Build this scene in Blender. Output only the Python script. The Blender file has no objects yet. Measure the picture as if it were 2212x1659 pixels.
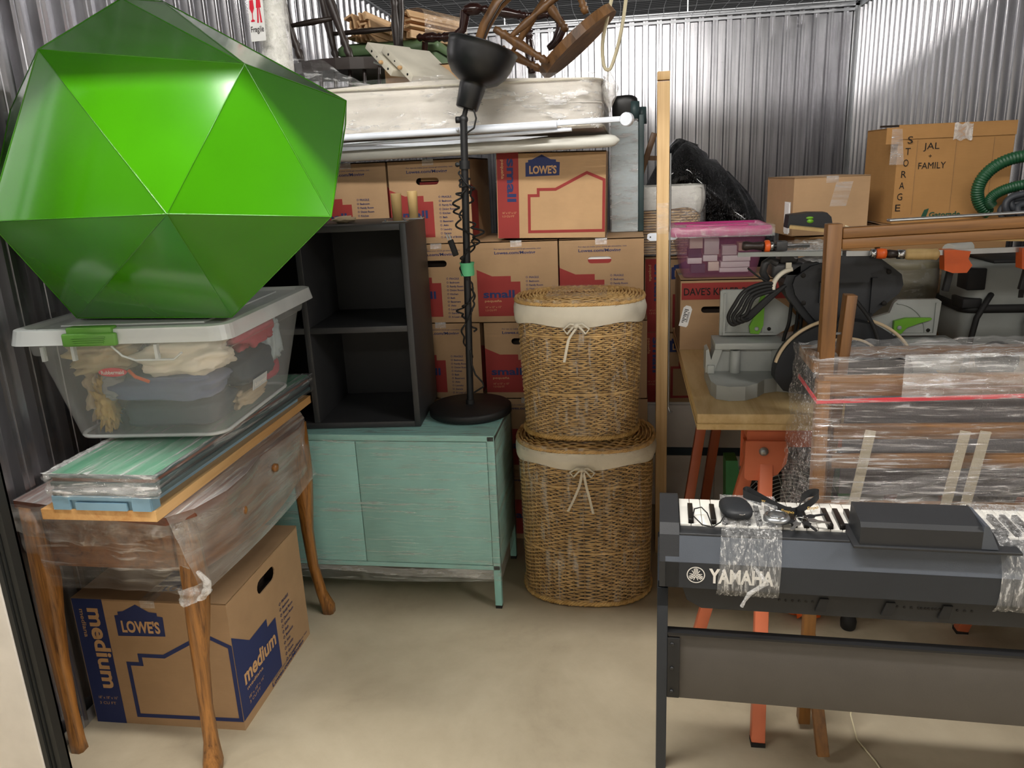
import bpy, bmesh, math, random
from math import sin, cos, pi, radians as rad
from mathutils import Vector, Matrix, Euler, noise
from mathutils.geometry import tessellate_polygon
random.seed(7)
S = bpy.context.scene
COL = S.collection

# ------------------------------------------------------------------ camera
cam_d = bpy.data.cameras.new('camera'); cam = bpy.data.objects.new('camera', cam_d); COL.objects.link(cam)
cam_d.sensor_fit = 'HORIZONTAL'; cam_d.sensor_width = 36.0; cam_d.lens = 36.0 * 1650.0 / 2212.0
cam_d.clip_start = 0.05; cam_d.clip_end = 60
yw, pt, rl = rad(-9), rad(15.5), rad(2.5)
fw = Vector((sin(yw)*cos(pt), cos(yw)*cos(pt), -sin(pt)))
rt = Vector((cos(yw), -sin(yw), 0)); dn = fw.cross(rt)
r2 = rt*cos(rl) + dn*sin(rl); d2 = -rt*sin(rl) + dn*cos(rl)
m3 = Matrix((r2, -d2, -fw)).transposed()
cam.matrix_world = Matrix.Translation((0, 0, 1.52)) @ m3.to_4x4()
S.camera = cam

# ------------------------------------------------------------------ world, lights, exposure
W = bpy.data.worlds.new('world'); S.world = W; W.use_nodes = True
W.node_tree.nodes['Background'].inputs[0].default_value = (1.0, 0.97, 0.93, 1)
W.node_tree.nodes['Background'].inputs[1].default_value = 0.4
def area(name, loc, target, sx, sy, power, col=(1, .955, .90)):
    l = bpy.data.lights.new(name, 'AREA'); l.shape = 'RECTANGLE'; l.size = sx; l.size_y = sy
    l.energy = power; l.color = col
    o = bpy.data.objects.new(name, l); COL.objects.link(o); o.location = loc
    d = Vector(target) - Vector(loc); o.rotation_euler = d.to_track_quat('-Z', 'Y').to_euler()
    return o
area('corridor_or_fill_light', (-0.5, 1.0, 3.05), (-0.5, 1.6, 0.6), 1.9, 0.10, 74)
area('corridor_or_fill_light', (-3.4, 0.6, 2.95), (-2.2, 0.6, 0), 1.2, 0.12, 60)  # added fill lamp further left, no known fixture there
area('corridor_or_fill_light', (2.9, 0.4, 2.95), (2.0, 0.8, 0), 1.2, 0.12, 75)  # added fill lamp, reaches the right wall through the doorway
area('neighbour_strip_light', (3.5, 4.7, 3.2), (-1.6, 4.9, 2.2), 1.6, 0.06, 150)
area('neighbour_strip_light', (-3.6, 3.6, 3.2), (1.6, 4.4, 1.7), 1.6, 0.06, 110)
area('neighbour_strip_light', (0.0, -2.8, 3.2), (0.0, 3.0, 1.6), 2.4, 0.2, 90)
S.view_settings.view_transform = 'Standard'; S.view_settings.look = 'None'
S.view_settings.gamma = 1; S.view_settings.use_curve_mapping = False
S.view_settings.exposure = -0.02

# ------------------------------------------------------------------ node helpers
MATS = {}
def srgb(h):
    if isinstance(h, str):
        v = [int(h[i:i+2], 16)/255 for i in (0, 2, 4)]
    else: v = h
    return tuple((c/12.92 if c <= .04045 else ((c+.055)/1.055)**2.4) for c in v) + (1,)
def newmat(name):
    m = bpy.data.materials.new(name); m.use_nodes = True
    nt = m.node_tree; b = nt.nodes['Principled BSDF']
    return m, nt, b
def coords(nt, scale=(1, 1, 1), rot=(0, 0, 0)):
    tc = nt.nodes.new('ShaderNodeTexCoord'); mp = nt.nodes.new('ShaderNodeMapping')
    mp.inputs['Scale'].default_value = scale; mp.inputs['Rotation'].default_value = rot
    nt.links.new(tc.outputs['Object'], mp.inputs[0]); return mp.outputs[0]
def noise_n(nt, vec, scale=5, detail=4, rough=.5, dist=0):
    n = nt.nodes.new('ShaderNodeTexNoise'); n.inputs['Scale'].default_value = scale
    n.inputs['Detail'].default_value = detail; n.inputs['Roughness'].default_value = rough
    n.inputs['Distortion'].default_value = dist
    nt.links.new(vec, n.inputs['Vector']); return n.outputs['Fac']
def ramp(nt, fac, stops):
    r = nt.nodes.new('ShaderNodeValToRGB'); e = r.color_ramp.elements
    while len(e) < len(stops): e.new(.5)
    for i, (p, c) in enumerate(stops):
        e[i].position = p; e[i].color = c if len(c) == 4 else tuple(c)+(1,)
    nt.links.new(fac, r.inputs[0]); return r.outputs[0]
def bump(nt, h, b, strength=.3, dist=.002, prev=None):
    n = nt.nodes.new('ShaderNodeBump'); n.inputs['Strength'].default_value = strength
    n.inputs['Distance'].default_value = dist; nt.links.new(h, n.inputs['Height'])
    if prev is not None: nt.links.new(prev, n.inputs['Normal'])
    nt.links.new(n.outputs[0], b.inputs['Normal']); return n.outputs[0]
def plain(name, col, rough=.5, metal=0, var=.08, spec=.5, bscale=60, bst=.05, coat=0):
    m, nt, b = newmat(name); c = srgb(col); v = coords(nt)
    f = noise_n(nt, v, 9, 5)
    lo = tuple(x*(1-var) for x in c[:3]); hi = tuple(min(1, x*(1+var)) for x in c[:3])
    nt.links.new(ramp(nt, f, [(.3, lo), (.7, hi)]), b.inputs['Base Color'])
    b.inputs['Roughness'].default_value = rough; b.inputs['Metallic'].default_value = metal
    b.inputs['Specular IOR Level'].default_value = spec
    b.inputs['Coat Weight'].default_value = coat
    if bst: bump(nt, noise_n(nt, v, bscale, 3), b, bst, .002)
    MATS[name] = m; return m
def crinkled(name, col, sc, dist, rough=.2):
    m, nt, b = newmat(name); b.inputs['Base Color'].default_value = srgb(col); b.inputs['Roughness'].default_value = rough; b.inputs['Coat Weight'].default_value = .3
    v = coords(nt, (1, 1, .45)); f = noise_n(nt, v, sc, 5, .62, 1.5); g = noise_n(nt, v, sc*4, 3, .6, 2)
    n1 = bump(nt, f, b, 1, dist); bump(nt, g, b, .8, dist*.25, n1); MATS[name] = m
def wood(name, dark, light, axis=2, rough=.45, scale=14, stretch=.06, coat=0):
    m, nt, b = newmat(name); sc = [1, 1, 1]; sc[axis] = stretch
    v = coords(nt, tuple(sc))
    f = noise_n(nt, v, scale, 6, .6, 1.2); g = noise_n(nt, v, scale*7, 3, .6)
    mx = nt.nodes.new('ShaderNodeMath'); mx.operation = 'MULTIPLY_ADD'; mx.inputs[1].default_value = .35
    nt.links.new(g, mx.inputs[0]); nt.links.new(f, mx.inputs[2])
    nt.links.new(ramp(nt, mx.outputs[0], [(.45, srgb(dark)), (.62, tuple((a+b2)/2 for a, b2 in zip(srgb(dark), srgb(light)))), (.85, srgb(light))]), b.inputs['Base Color'])
    b.inputs['Roughness'].default_value = rough; b.inputs['Coat Weight'].default_value = coat
    bump(nt, mx.outputs[0], b, .12, .002)
    MATS[name] = m; return m
def cardboard(name, col='a98a68'):
    m, nt, b = newmat(name); c = srgb(col); v = coords(nt)
    f = noise_n(nt, v, 6, 6, .6); f2 = noise_n(nt, coords(nt, (1, 1, 40)), 30, 2)
    ad = nt.nodes.new('ShaderNodeMath'); ad.operation = 'MULTIPLY_ADD'; ad.inputs[1].default_value = .25
    nt.links.new(f2, ad.inputs[0]); nt.links.new(f, ad.inputs[2])
    nt.links.new(ramp(nt, ad.outputs[0], [(.4, tuple(x*.88 for x in c[:3])), (.85, tuple(min(1, x*1.08) for x in c[:3]))]), b.inputs['Base Color'])
    b.inputs['Roughness'].default_value = .75; b.inputs['Specular IOR Level'].default_value = .25
    # faint vertical corrugation relief and soft dents
    wv = nt.nodes.new('ShaderNodeTexWave'); wv.bands_direction = 'Z'; wv.inputs['Scale'].default_value = 60
    nt.links.new(v, wv.inputs['Vector'])
    n1 = bump(nt, wv.outputs['Fac'], b, .08, .001); bump(nt, noise_n(nt, v, 8, 3), b, .3, .006, n1)
    MATS[name] = m; return m
def film(name, axis=0, amount=.22, streak=.5, tint=(.92, .93, .93), rough=.12, scale=18, stretch=.06, tilt=0, bst=.55):
    """stretch wrap / poly bag: clear sheet, a little milky, with glossy pulled streaks and highlight lines painted in white"""
    m, nt, b = newmat(name); nt.nodes.remove(b); out = nt.nodes['Material Output']; N = nt.nodes.new; L = nt.links.new
    sc = [1, 1, 1]; sc[axis] = stretch
    v = coords(nt, tuple(sc), (0, tilt, 0)); f = noise_n(nt, v, scale, 7, .7, .6); f2 = noise_n(nt, v, scale*3.1, 4, .6, .3); g = noise_n(nt, coords(nt), 4.0, 4, .6)
    def mr(x, a, b_, lo, hi):
        n = N('ShaderNodeMapRange'); n.inputs['From Min'].default_value = a; n.inputs['From Max'].default_value = b_
        n.inputs['To Min'].default_value = lo; n.inputs['To Max'].default_value = hi; L(x, n.inputs[0]); return n.outputs[0]
    def ml(x, y, op='MULTIPLY'):
        n = N('ShaderNodeMath'); n.operation = op; L(x, n.inputs[0]); L(y, n.inputs[1]); return n.outputs[0]
    milk = ml(mr(f, .38, .68, amount*.25, amount*1.35), mr(g, .3, .7, .5, 1.4))
    sp = ml(mr(f2, .50, .60, .0, streak*.5), mr(f, .44, .58, .1, 1.0))
    ln = ml(mr(f2, .515, .60, 0, streak*.8), mr(f, .45, .56, 0, 1)); milk = ml(milk, ln, 'MAXIMUM')  # white diffuse lines painted in for the highlights on pulled film
    tr = N('ShaderNodeBsdfTransparent'); df = N('ShaderNodeBsdfDiffuse'); df.inputs[0].default_value = tint+(1,)
    gl = N('ShaderNodeBsdfGlossy'); gl.inputs[0].default_value = (.95, .96, .97, 1); gl.inputs['Roughness'].default_value = rough
    bp = N('ShaderNodeBump'); bp.inputs['Strength'].default_value = bst; bp.inputs['Distance'].default_value = .02; L(ml(f, f2, 'ADD'), bp.inputs['Height'])
    L(bp.outputs[0], gl.inputs['Normal'])
    m1 = N('ShaderNodeMixShader'); L(milk, m1.inputs[0]); L(tr.outputs[0], m1.inputs[1]); L(df.outputs[0], m1.inputs[2])
    ad = N('ShaderNodeMath'); ad.operation = 'ADD'; ad.inputs[1].default_value = .045; L(sp, ad.inputs[0])
    m2 = N('ShaderNodeMixShader'); L(ad.outputs[0], m2.inputs[0]); L(m1.outputs[0], m2.inputs[1]); L(gl.outputs[0], m2.inputs[2]); L(m2.outputs[0], out.inputs[0])
    MATS[name] = m; return m
def clearplastic(name, col, alpha, rough=.25):
    m, nt, b = newmat(name); b.inputs['Base Color'].default_value = srgb(col); b.inputs['Roughness'].default_value = rough
    f = noise_n(nt, coords(nt), 7, 4)
    al = nt.nodes.new('ShaderNodeMapRange'); al.inputs['To Min'].default_value = alpha*.8; al.inputs['To Max'].default_value = min(1, alpha*1.2)
    nt.links.new(f, al.inputs[0]); nt.links.new(al.outputs[0], b.inputs['Alpha'])
    MATS[name] = m; return m

cardboard('cardboard'); cardboard('cardboard_tan', 'a97f4e'); cardboard('cardboard_bright', 'b8966f'); cardboard('cardboard_dull', '96744f')
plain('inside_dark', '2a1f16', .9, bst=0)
plain('ink_red', '8f2a25', .7, bst=0, var=.06); plain('ink_navy', '1f2c5c', .7, bst=0, var=.06); plain('ink_dark', '3a2f38', .8, bst=0)
plain('ink_tan', 'c39a6c', .8, bst=0); plain('ink_black', '17130f', .8, bst=0); plain('ink_white', 'e8e6e0', .6, bst=0); plain('ink_green', '1f4a38', .8, bst=0)
plain('white_paper', 'e6e6e4', .6); plain('white_metal', 'dfe6f0', .3, bst=0); plain('off_white', 'cfcaba', .6)
plain('matte_black', '17181a', .55, bst=.03); plain('satin_black', '1a1b1d', .38, bst=0); plain('black_plastic', '131415', .45); plain('rubber_black', '121212', .7)
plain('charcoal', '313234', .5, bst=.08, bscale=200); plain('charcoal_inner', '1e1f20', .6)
plain('piano_face', '23282f', .5, bst=.15, bscale=400); plain('piano_bevel', '4c525b', .45, bst=.15, bscale=400); plain('piano_top', '25272a', .5, bst=.1, bscale=400); plain('stand_gray', '4f4b47', .5, bst=.1, bscale=300)
plain('teal_steel', '98d0ca', .4, bst=.02); plain('teal_dark', '33484a', .5); plain('green_panel', '3d8564', .4)
plain('key_white', 'f0eee6', .25, bst=0); plain('key_black', '15120f', .3, bst=0)
plain('saw_gray', 'a6aaa6', .5, bst=.1, bscale=300); plain('saw_green', '6fae2c', .45); plain('saw_black', '1d2024', .55, bst=.1, bscale=250)
plain('orange_steel', 'cc6f4c', .42, bst=.05); plain('orange_plastic', 'e06020', .4); plain('latch_green', '5f963f', .35)
plain('chrome', 'c8c8c8', .2, metal=1, bst=0); plain('steel', 'a8abad', .32, metal=.9, bst=.03); plain('galvanised', 'b9bcc0', .35, metal=.75, bst=.12, bscale=30)
plain('linen', 'ddd6c4', .85, bst=.3, bscale=150); plain('mattress_fabric', 'e8e3da', .8, bst=.25, bscale=12); plain('bag_white', 'dadad2', .5, bst=.4, bscale=14)
plain('rope_cream', 'd8cfae', .8, bst=.4, bscale=200); plain('webbing', 'ada38d', .8, bst=.3, bscale=200); plain('gray_mesh', '6d6c70', .8, bst=.5, bscale=300)
plain('red_strap', 'd8243a', .4, bst=0); plain('tape_green', '62c08a', .6); plain('blue_board', '7fa3b8', .5); plain('hose_green', '17492c', .45); plain('hose_gray', '3a3e44', .5)
plain('fan_green', '1f6a38', .45); plain('vac_gray', '868a86', .5); plain('drum_beige', '8d8770', .45); plain('lid_olive', '5f7a52', .5)
plain('bag_black', '0c0c0d', .22, bst=0, coat=.4); crinkled('bag_black_wrinkled', '0a0a0b', 6, .16, .13)
plain('knit_red', 'b54655', .9, bst=.8, bscale=60); plain('knit_teal', 'b8c6ca', .9, bst=.8, bscale=50); plain('knit_tan', 'c6b38c', .9, bst=.9, bscale=45); plain('knit_gray', '9a9a9a', .9, bst=.9, bscale=60); plain('yarn_gold', 'cfac60', .9, bst=.9, bscale=60)
plain('cloth_cream', 'ebe2d0', .85, bst=.4, bscale=25); plain('cloth_blue', '66718e', .85, bst=.4, bscale=25); plain('cloth_dark', '3a4650', .9, bst=.3); plain('cloth_tan', 'c8b494', .9)
plain('dark_chair', '2b211c', .4, bst=.1); plain('mahogany', '2e1713', .22, bst=.02, coat=.3); plain('door_white', 'e4e0da', .5, bst=.02); plain('seal_black', '1b1d1c', .6)
plain('pine_slat_end', 'd3ac7c', .7)
wood('oak', '3c200b', 'a87238', 2, .35, 55, .05, .2); wood('oak_side', '4e2c14', '8e5a2c', 1, .35, 26, .07, .2); wood('oak_top', '4c2418', '7b4630', 1, .3, 10, .08, .3)
wood('pine', 'bf9c64', 'dfc490', 1, .5, 10, .08); wood('pine_x', 'c09352', 'e4c285', 0, .5, 10, .06); wood('pine_z', 'bd9460', 'e6c692', 2, .55, 16, .03); wood('birch', 'b7975f', 'd2b57e', 2, .6, 8, .2)
wood('teak_z', '523416', '8c5f2c', 2, .45, 14, .05); wood('teak_x', '523416', '92642e', 0, .45, 14, .05); wood('chair_oak', '3c2818', '7c5730', 2, .45, 14, .12)
wood('slat_wood', 'c79c6c', 'e6c296', 1, .6, 12, .06); wood('plank_amber', 'b5793c', 'e0b478', 1, .4, 10, .05)
film('wrap_x', 0, .16, .5, (.72, .68, .64)); film('wrap_y', 1, .2, .8, scale=30); film('wrap_teal', 0, .10, .55, (.80, .88, .86), .16, 34, .07, rad(6), .8)
film('wrap_thick', 0, .30, .95, scale=34, stretch=.15, bst=.9); film('wrap_z', 2, .16, .9, scale=90, stretch=.12, bst=.9); film('bag_clear', 0, .10, .9, scale=14, stretch=.3, tilt=.5, bst=1)
film('wrap_gray', 1, .42, .45, (.50, .48, .45), .2, 10, .07); film('wrap_furniture', 0, .12, .85, (.80, .76, .74), .14, 60, .045, rad(-7), 1.0)
film('wrap_side', 1, .07, .45, scale=30, stretch=.05, bst=.6); film('tape_clear', 0, .16, .3, scale=40, stretch=.3, bst=.4); film('bubble', 2, .55, .4, (.86, .85, .82), .25, 30, .8, bst=1)
film('cabinet_wrap_side', 1, .3, .4, (.55, .55, .5), .2, 14, .05)
film('hamper_wrap', 2, .04, .3, (.9, .88, .84), .16, 20, .15, bst=.6)
clearplastic('bin_clear', 'eef2f4', .24, .22); clearplastic('bin_lid', 'dfe4e4', .72, .35); clearplastic('pink_bin', 'a8688c', .38); clearplastic('pink_lid', 'bb3a7c', .92)
# wicker
def wicker(name, a, b_):
    m, nt, b = newmat(name); f = noise_n(nt, coords(nt), 25, 5)
    nt.links.new(ramp(nt, f, [(.3, srgb(a)), (.7, srgb(b_))]), b.inputs['Base Color']); b.inputs['Roughness'].default_value = .5
    MATS[name] = m
wicker('wicker', 'b08a4a', 'e6c07e'); wicker('wicker_stake', '6e4f26', '9c7842'); wicker('wicker_light', 'b48a4e', 'e4bd7e')
# green shell
m, nt, b = newmat('green_shell'); v = coords(nt)
nt.links.new(ramp(nt, noise_n(nt, v, 2.2, 3), [(.3, srgb('2f7000')), (.75, srgb('3c8a02'))]), b.inputs['Base Color'])
b.inputs['Roughness'].default_value = .16; b.inputs['Coat Weight'].default_value = .5; b.inputs['Coat Roughness'].default_value = .1
vo = nt.nodes.new('ShaderNodeTexNoise'); vo.inputs['Scale'].default_value = 4; nt.links.new(v, vo.inputs['Vector'])
bump(nt, vo.outputs['Fac'], b, .12, .01); MATS['green_shell'] = m
# floor concrete
m, nt, b = newmat('concrete'); v = coords(nt)
f = noise_n(nt, v, 1.6, 8, .62, .6); g = noise_n(nt, v, 14, 8, .7)
ad = nt.nodes.new('ShaderNodeMath'); ad.operation = 'MULTIPLY_ADD'; ad.inputs[1].default_value = .3; nt.links.new(g, ad.inputs[0]); nt.links.new(f, ad.inputs[2])
nt.links.new(ramp(nt, ad.outputs[0], [(.35, srgb('968a74')), (.6, srgb('aea28a')), (.9, srgb('bfb49c'))]), b.inputs['Base Color'])
b.inputs['Roughness'].default_value = .62; bump(nt, g, b, .12, .004); MATS['concrete'] = m
# corrugated steel
m, nt, b = newmat('corrugated'); f = noise_n(nt, coords(nt, (1, 1, .05)), 30, 4)
nt.links.new(ramp(nt, f, [(.3, srgb('9a9a9e')), (.7, srgb('c6c6ca'))]), b.inputs['Base Color'])
b.inputs['Metallic'].default_value = .9; b.inputs['Roughness'].default_value = .27; MATS['corrugated'] = m
plain('deck_dark', '35373a', .6)

# ------------------------------------------------------------------ mesh builder
class MB:
    def __init__(s): s.v = []; s.f = []; s.mi = []; s.sm = []
    def add(s, vs, fs, M=None, mi=0, smooth=False):
        o = len(s.v)
        if M is not None: vs = [M @ Vector(p) for p in vs]
        s.v += [tuple(p) for p in vs]; s.f += [tuple(i+o for i in f) for f in fs]
        s.mi += [mi]*len(fs); s.sm += [smooth]*len(fs); return s
    def box(s, lo, hi, M=None, mi=0, bev=0):
        x0, y0, z0 = lo; x1, y1, z1 = hi
        if bev <= 0:
            vs = [(x, y, z) for z in (z0, z1) for y in (y0, y1) for x in (x0, x1)]
            fs = [(0, 2, 3, 1), (4, 5, 7, 6), (0, 1, 5, 4), (2, 6, 7, 3), (0, 4, 6, 2), (1, 3, 7, 5)]
            return s.add(vs, fs, M, mi)
        bm = bmesh.new(); bmesh.ops.create_cube(bm, size=1)
        for q in bm.verts: q.co = Vector(((x0+x1)/2 + q.co.x*(x1-x0), (y0+y1)/2 + q.co.y*(y1-y0), (z0+z1)/2 + q.co.z*(z1-z0)))
        bmesh.ops.bevel(bm, geom=list(bm.edges), offset=bev, segments=2, affect='EDGES', profile=.5)
        bm.verts.index_update()
        s.add([q.co.copy() for q in bm.verts], [[q.index for q in f.verts] for f in bm.faces], M, mi, True); bm.free(); return s
    def bar(s, a, b, w, h, up=(0, 0, 1), M=None, mi=0, bev=0):
        a = Vector(a); b = Vector(b); d = b-a; L = d.length; z = d.normalized(); u = Vector(up)
        x = u.cross(z)
        if x.length < 1e-4: x = Vector((1, 0, 0)).cross(z)
        x.normalize(); y = z.cross(x)
        T = Matrix.Translation(a) @ Matrix((x, y, z)).transposed().to_4x4()
        if M is not None: T = M @ T
        return s.box((-w/2, -h/2, 0), (w/2, h/2, L), T, mi, bev)
    def tube(s, pts, r, n=8, closed=False, M=None, mi=0, cap=True):
        pts = [Vector(p) for p in pts]; N = len(pts); rs = r if isinstance(r, (list, tuple)) else [r]*N
        vs = []; fs = []; prev = None
        for i, p in enumerate(pts):
            if closed: t = pts[(i+1) % N]-pts[i-1]
            else: t = pts[min(i+1, N-1)]-pts[max(i-1, 0)]
            t.normalize()
            if prev is None:
                q = Vector((0, 0, 1)) if abs(t.z) < .9 else Vector((1, 0, 0)); x = q.cross(t).normalized()
            else: x = (prev - t*prev.dot(t)).normalized()
            prev = x; y = t.cross(x)
            for k in range(n):
                a = 2*pi*k/n; vs.append(p + (x*cos(a)+y*sin(a))*rs[i])
        R_ = N if closed else N-1
        for i in range(R_):
            for k in range(n):
                a = i*n+k; b = i*n+(k+1) % n; c = ((i+1) % N)*n+(k+1) % n; d = ((i+1) % N)*n+k
                fs.append((a, b, c, d))
        s.add(vs, fs, M, mi, True)
        if cap and not closed:
            s.add([vs[k] for k in range(n)][::-1], [tuple(range(n))], M, mi); s.add([vs[(N-1)*n+k] for k in range(n)], [tuple(range(n))], M, mi)
        return s
    def lathe(s, prof, n=24, M=None, mi=0, smooth=True):
        """prof: list of (radius, height) about local z"""
        vs = []; fs = []
        for r_, z_ in prof:
            for k in range(n): vs.append((r_*cos(2*pi*k/n), r_*sin(2*pi*k/n), z_))
        for i in range(len(prof)-1):
            for k in range(n): fs.append((i*n+k, i*n+(k+1) % n, (i+1)*n+(k+1) % n, (i+1)*n+k))
        return s.add(vs, fs, M, mi, smooth)
    def turned(s, a, b, prof, n=12, M=None, mi=0):
        a = Vector(a); b = Vector(b); d = b-a; T = Matrix.Translation(a) @ d.to_track_quat('Z', 'Y').to_matrix().to_4x4()
        if M is not None: T = M @ T
        L = d.length; return s.lathe([(r_, t*L) for r_, t in [(0, prof[0][1])]+list(prof)+[(0, prof[-1][1])]], n, T, mi)
    def prism(s, poly, d0, d1, M=None, mi=0):
        """poly in local xz, extruded along local y from d0 to d1"""
        n = len(poly); tri = tessellate_polygon([[Vector((p[0], p[1], 0)) for p in poly]])
        vs = [(p[0], d0, p[1]) for p in poly]+[(p[0], d1, p[1]) for p in poly]
        fs = [tuple(t) for t in tri]+[tuple(i+n for i in t[::-1]) for t in tri]
        fs += [(i, (i+1) % n, (i+1) % n+n, i+n) for i in range(n)]
        return s.add(vs, fs, M, mi)
    def grid(s, fn, nu, nv, M=None, mi=0, closeu=False, smooth=True):
        vs = [fn(i/(nu if closeu else nu-1), j/(nv-1)) for j in range(nv) for i in range(nu)]
        fs = []
        for j in range(nv-1):
            for i in range(nu if closeu else nu-1):
                fs.append((j*nu+i, j*nu+(i+1) % nu, (j+1)*nu+(i+1) % nu, (j+1)*nu+i))
        return s.add(vs, fs, M, mi, smooth)
    def blob(s, c, r, n1=20, n2=12, amp=.15, fr=2.0, seed=0, M=None, mi=0, sq=1.0):
        def fn(u, v):
            a = 2*pi*u; b_ = -pi/2+pi*v
            d = Vector((cos(b_)*cos(a), cos(b_)*sin(a), sin(b_)))
            k = 1+amp*noise.noise(d*fr+Vector((seed, seed*1.7, 0)))
            e = Vector([math.copysign(abs(q)**sq, q) for q in d])
            return (c[0]+e.x*r[0]*k, c[1]+e.y*r[1]*k, c[2]+e.z*r[2]*k)
        return s.grid(fn, n1, n2, M, mi, True)
    def build(s, name, mats, parent=None, M=None, recalc=True):
        me = bpy.data.meshes.new(name)
        vs = s.v if M is None else [tuple(M @ Vector(p)) for p in s.v]
        me.from_pydata(vs, [], s.f)
        if isinstance(mats, str): mats = [mats]
        for k in mats: me.materials.append(MATS[k])
        me.polygons.foreach_set('material_index', s.mi); me.polygons.foreach_set('use_smooth', s.sm)
        me.update()
        if recalc:
            bm = bmesh.new(); bm.from_mesh(me); bmesh.ops.recalc_face_normals(bm, faces=bm.faces); bm.to_mesh(me); bm.free()
        o = bpy.data.objects.new(name, me); COL.objects.link(o)
        if parent is not None: o.parent = parent
        return o
def tag(o, label=None, cat=None, group=None, kind=None):
    if label: o['label'] = label
    if cat: o['category'] = cat
    if group: o['group'] = group
    if kind: o['kind'] = kind
    return o
def thing(name, label, cat, loc=(0, 0, 0), rz=0, group=None, rot=None):
    o = bpy.data.objects.new(name, None); o.empty_display_size = .05; COL.objects.link(o); o.location = loc
    o.rotation_euler = rot if rot else (0, 0, rz)
    return tag(o, label, cat, group)
def struct(name, mb, mat, parent=None):
    o = mb.build(name, mat, parent)
    if parent is None: o['kind'] = 'structure'
    return o
def RZ(a): return Matrix.Rotation(a, 4, 'Z')
def RX(a): return Matrix.Rotation(a, 4, 'X')
def RY(a): return Matrix.Rotation(a, 4, 'Y')
def TR(*a): return Matrix.Translation(a if len(a) == 3 else a[0])
# text as flat mesh in local xz plane (x right, z up), facing -y
_tc = {}
def text_geo(body, bold=0.0, sx=1.0):
    k = (body, bold)
    if k not in _tc:
        c = bpy.data.curves.new('tmp_text', 'FONT'); c.body = body; c.size = 1; c.offset = bold; c.resolution_u = 3
        c.align_x = 'LEFT'
        o = bpy.data.objects.new('tmp_text', c); COL.objects.link(o)
        bpy.context.view_layer.update()
        me = bpy.data.meshes.new_from_object(o.evaluated_get(bpy.context.evaluated_depsgraph_get()))
        _tc[k] = ([(p.co.x, p.co.y) for p in me.vertices], [tuple(f.vertices) for f in me.polygons])
        bpy.data.objects.remove(o); bpy.data.curves.remove(c); bpy.data.meshes.remove(me)
    return _tc[k]
def put_text(mb, body, x, z, width=None, height=.02, M=None, bold=0.01, y=-.0012, rot=0, mi=0):
    """cap height = height; width scales the line to this length"""
    vs, fs = text_geo(body, bold)
    if not vs: return mb
    x0 = min(p[0] for p in vs); x1 = max(p[0] for p in vs)
    sy = height/.7; sx = sy if width is None else width/(x1-x0)
    c, s_ = cos(rot), sin(rot)
    out = []
    for p in vs:
        a = (p[0]-x0)*sx; b_ = p[1]*sy
        out.append((x+a*c-b_*s_, y, z+a*s_+b_*c))
    return mb.add(out, [f[::-1] for f in fs], M, mi)
def flat(mb, poly, y=-.0008, M=None, mi=0):
    tri = tessellate_polygon([[Vector((p[0], p[1], 0)) for p in poly]])
    return mb.add([(p[0], y, p[1]) for p in poly], [tuple(t) for t in tri], M, mi)
def outline(mb, pts, w, y=-.0008, closed=True, M=None):
    n = len(pts); P = [Vector(p) for p in pts]
    nr = lambda a, b: Vector((-(b-a).y, (b-a).x)).normalized()
    I = []; O = []
    for i in range(n):
        n1 = nr(P[i-1], P[i]); n2 = nr(P[i], P[(i+1) % n]); m_ = (n1+n2); m_.normalize(); k = min(2.5, 1/max(.3, m_.dot(n1)))
        I.append(P[i]+m_*w/2*k); O.append(P[i]-m_*w/2*k)
    vs = [(p.x, y, p.y) for p in I]+[(p.x, y, p.y) for p in O]
    return mb.add(vs, [(i, (i+1) % n, (i+1) % n+n, i+n) for i in range(n)], M)

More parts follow.
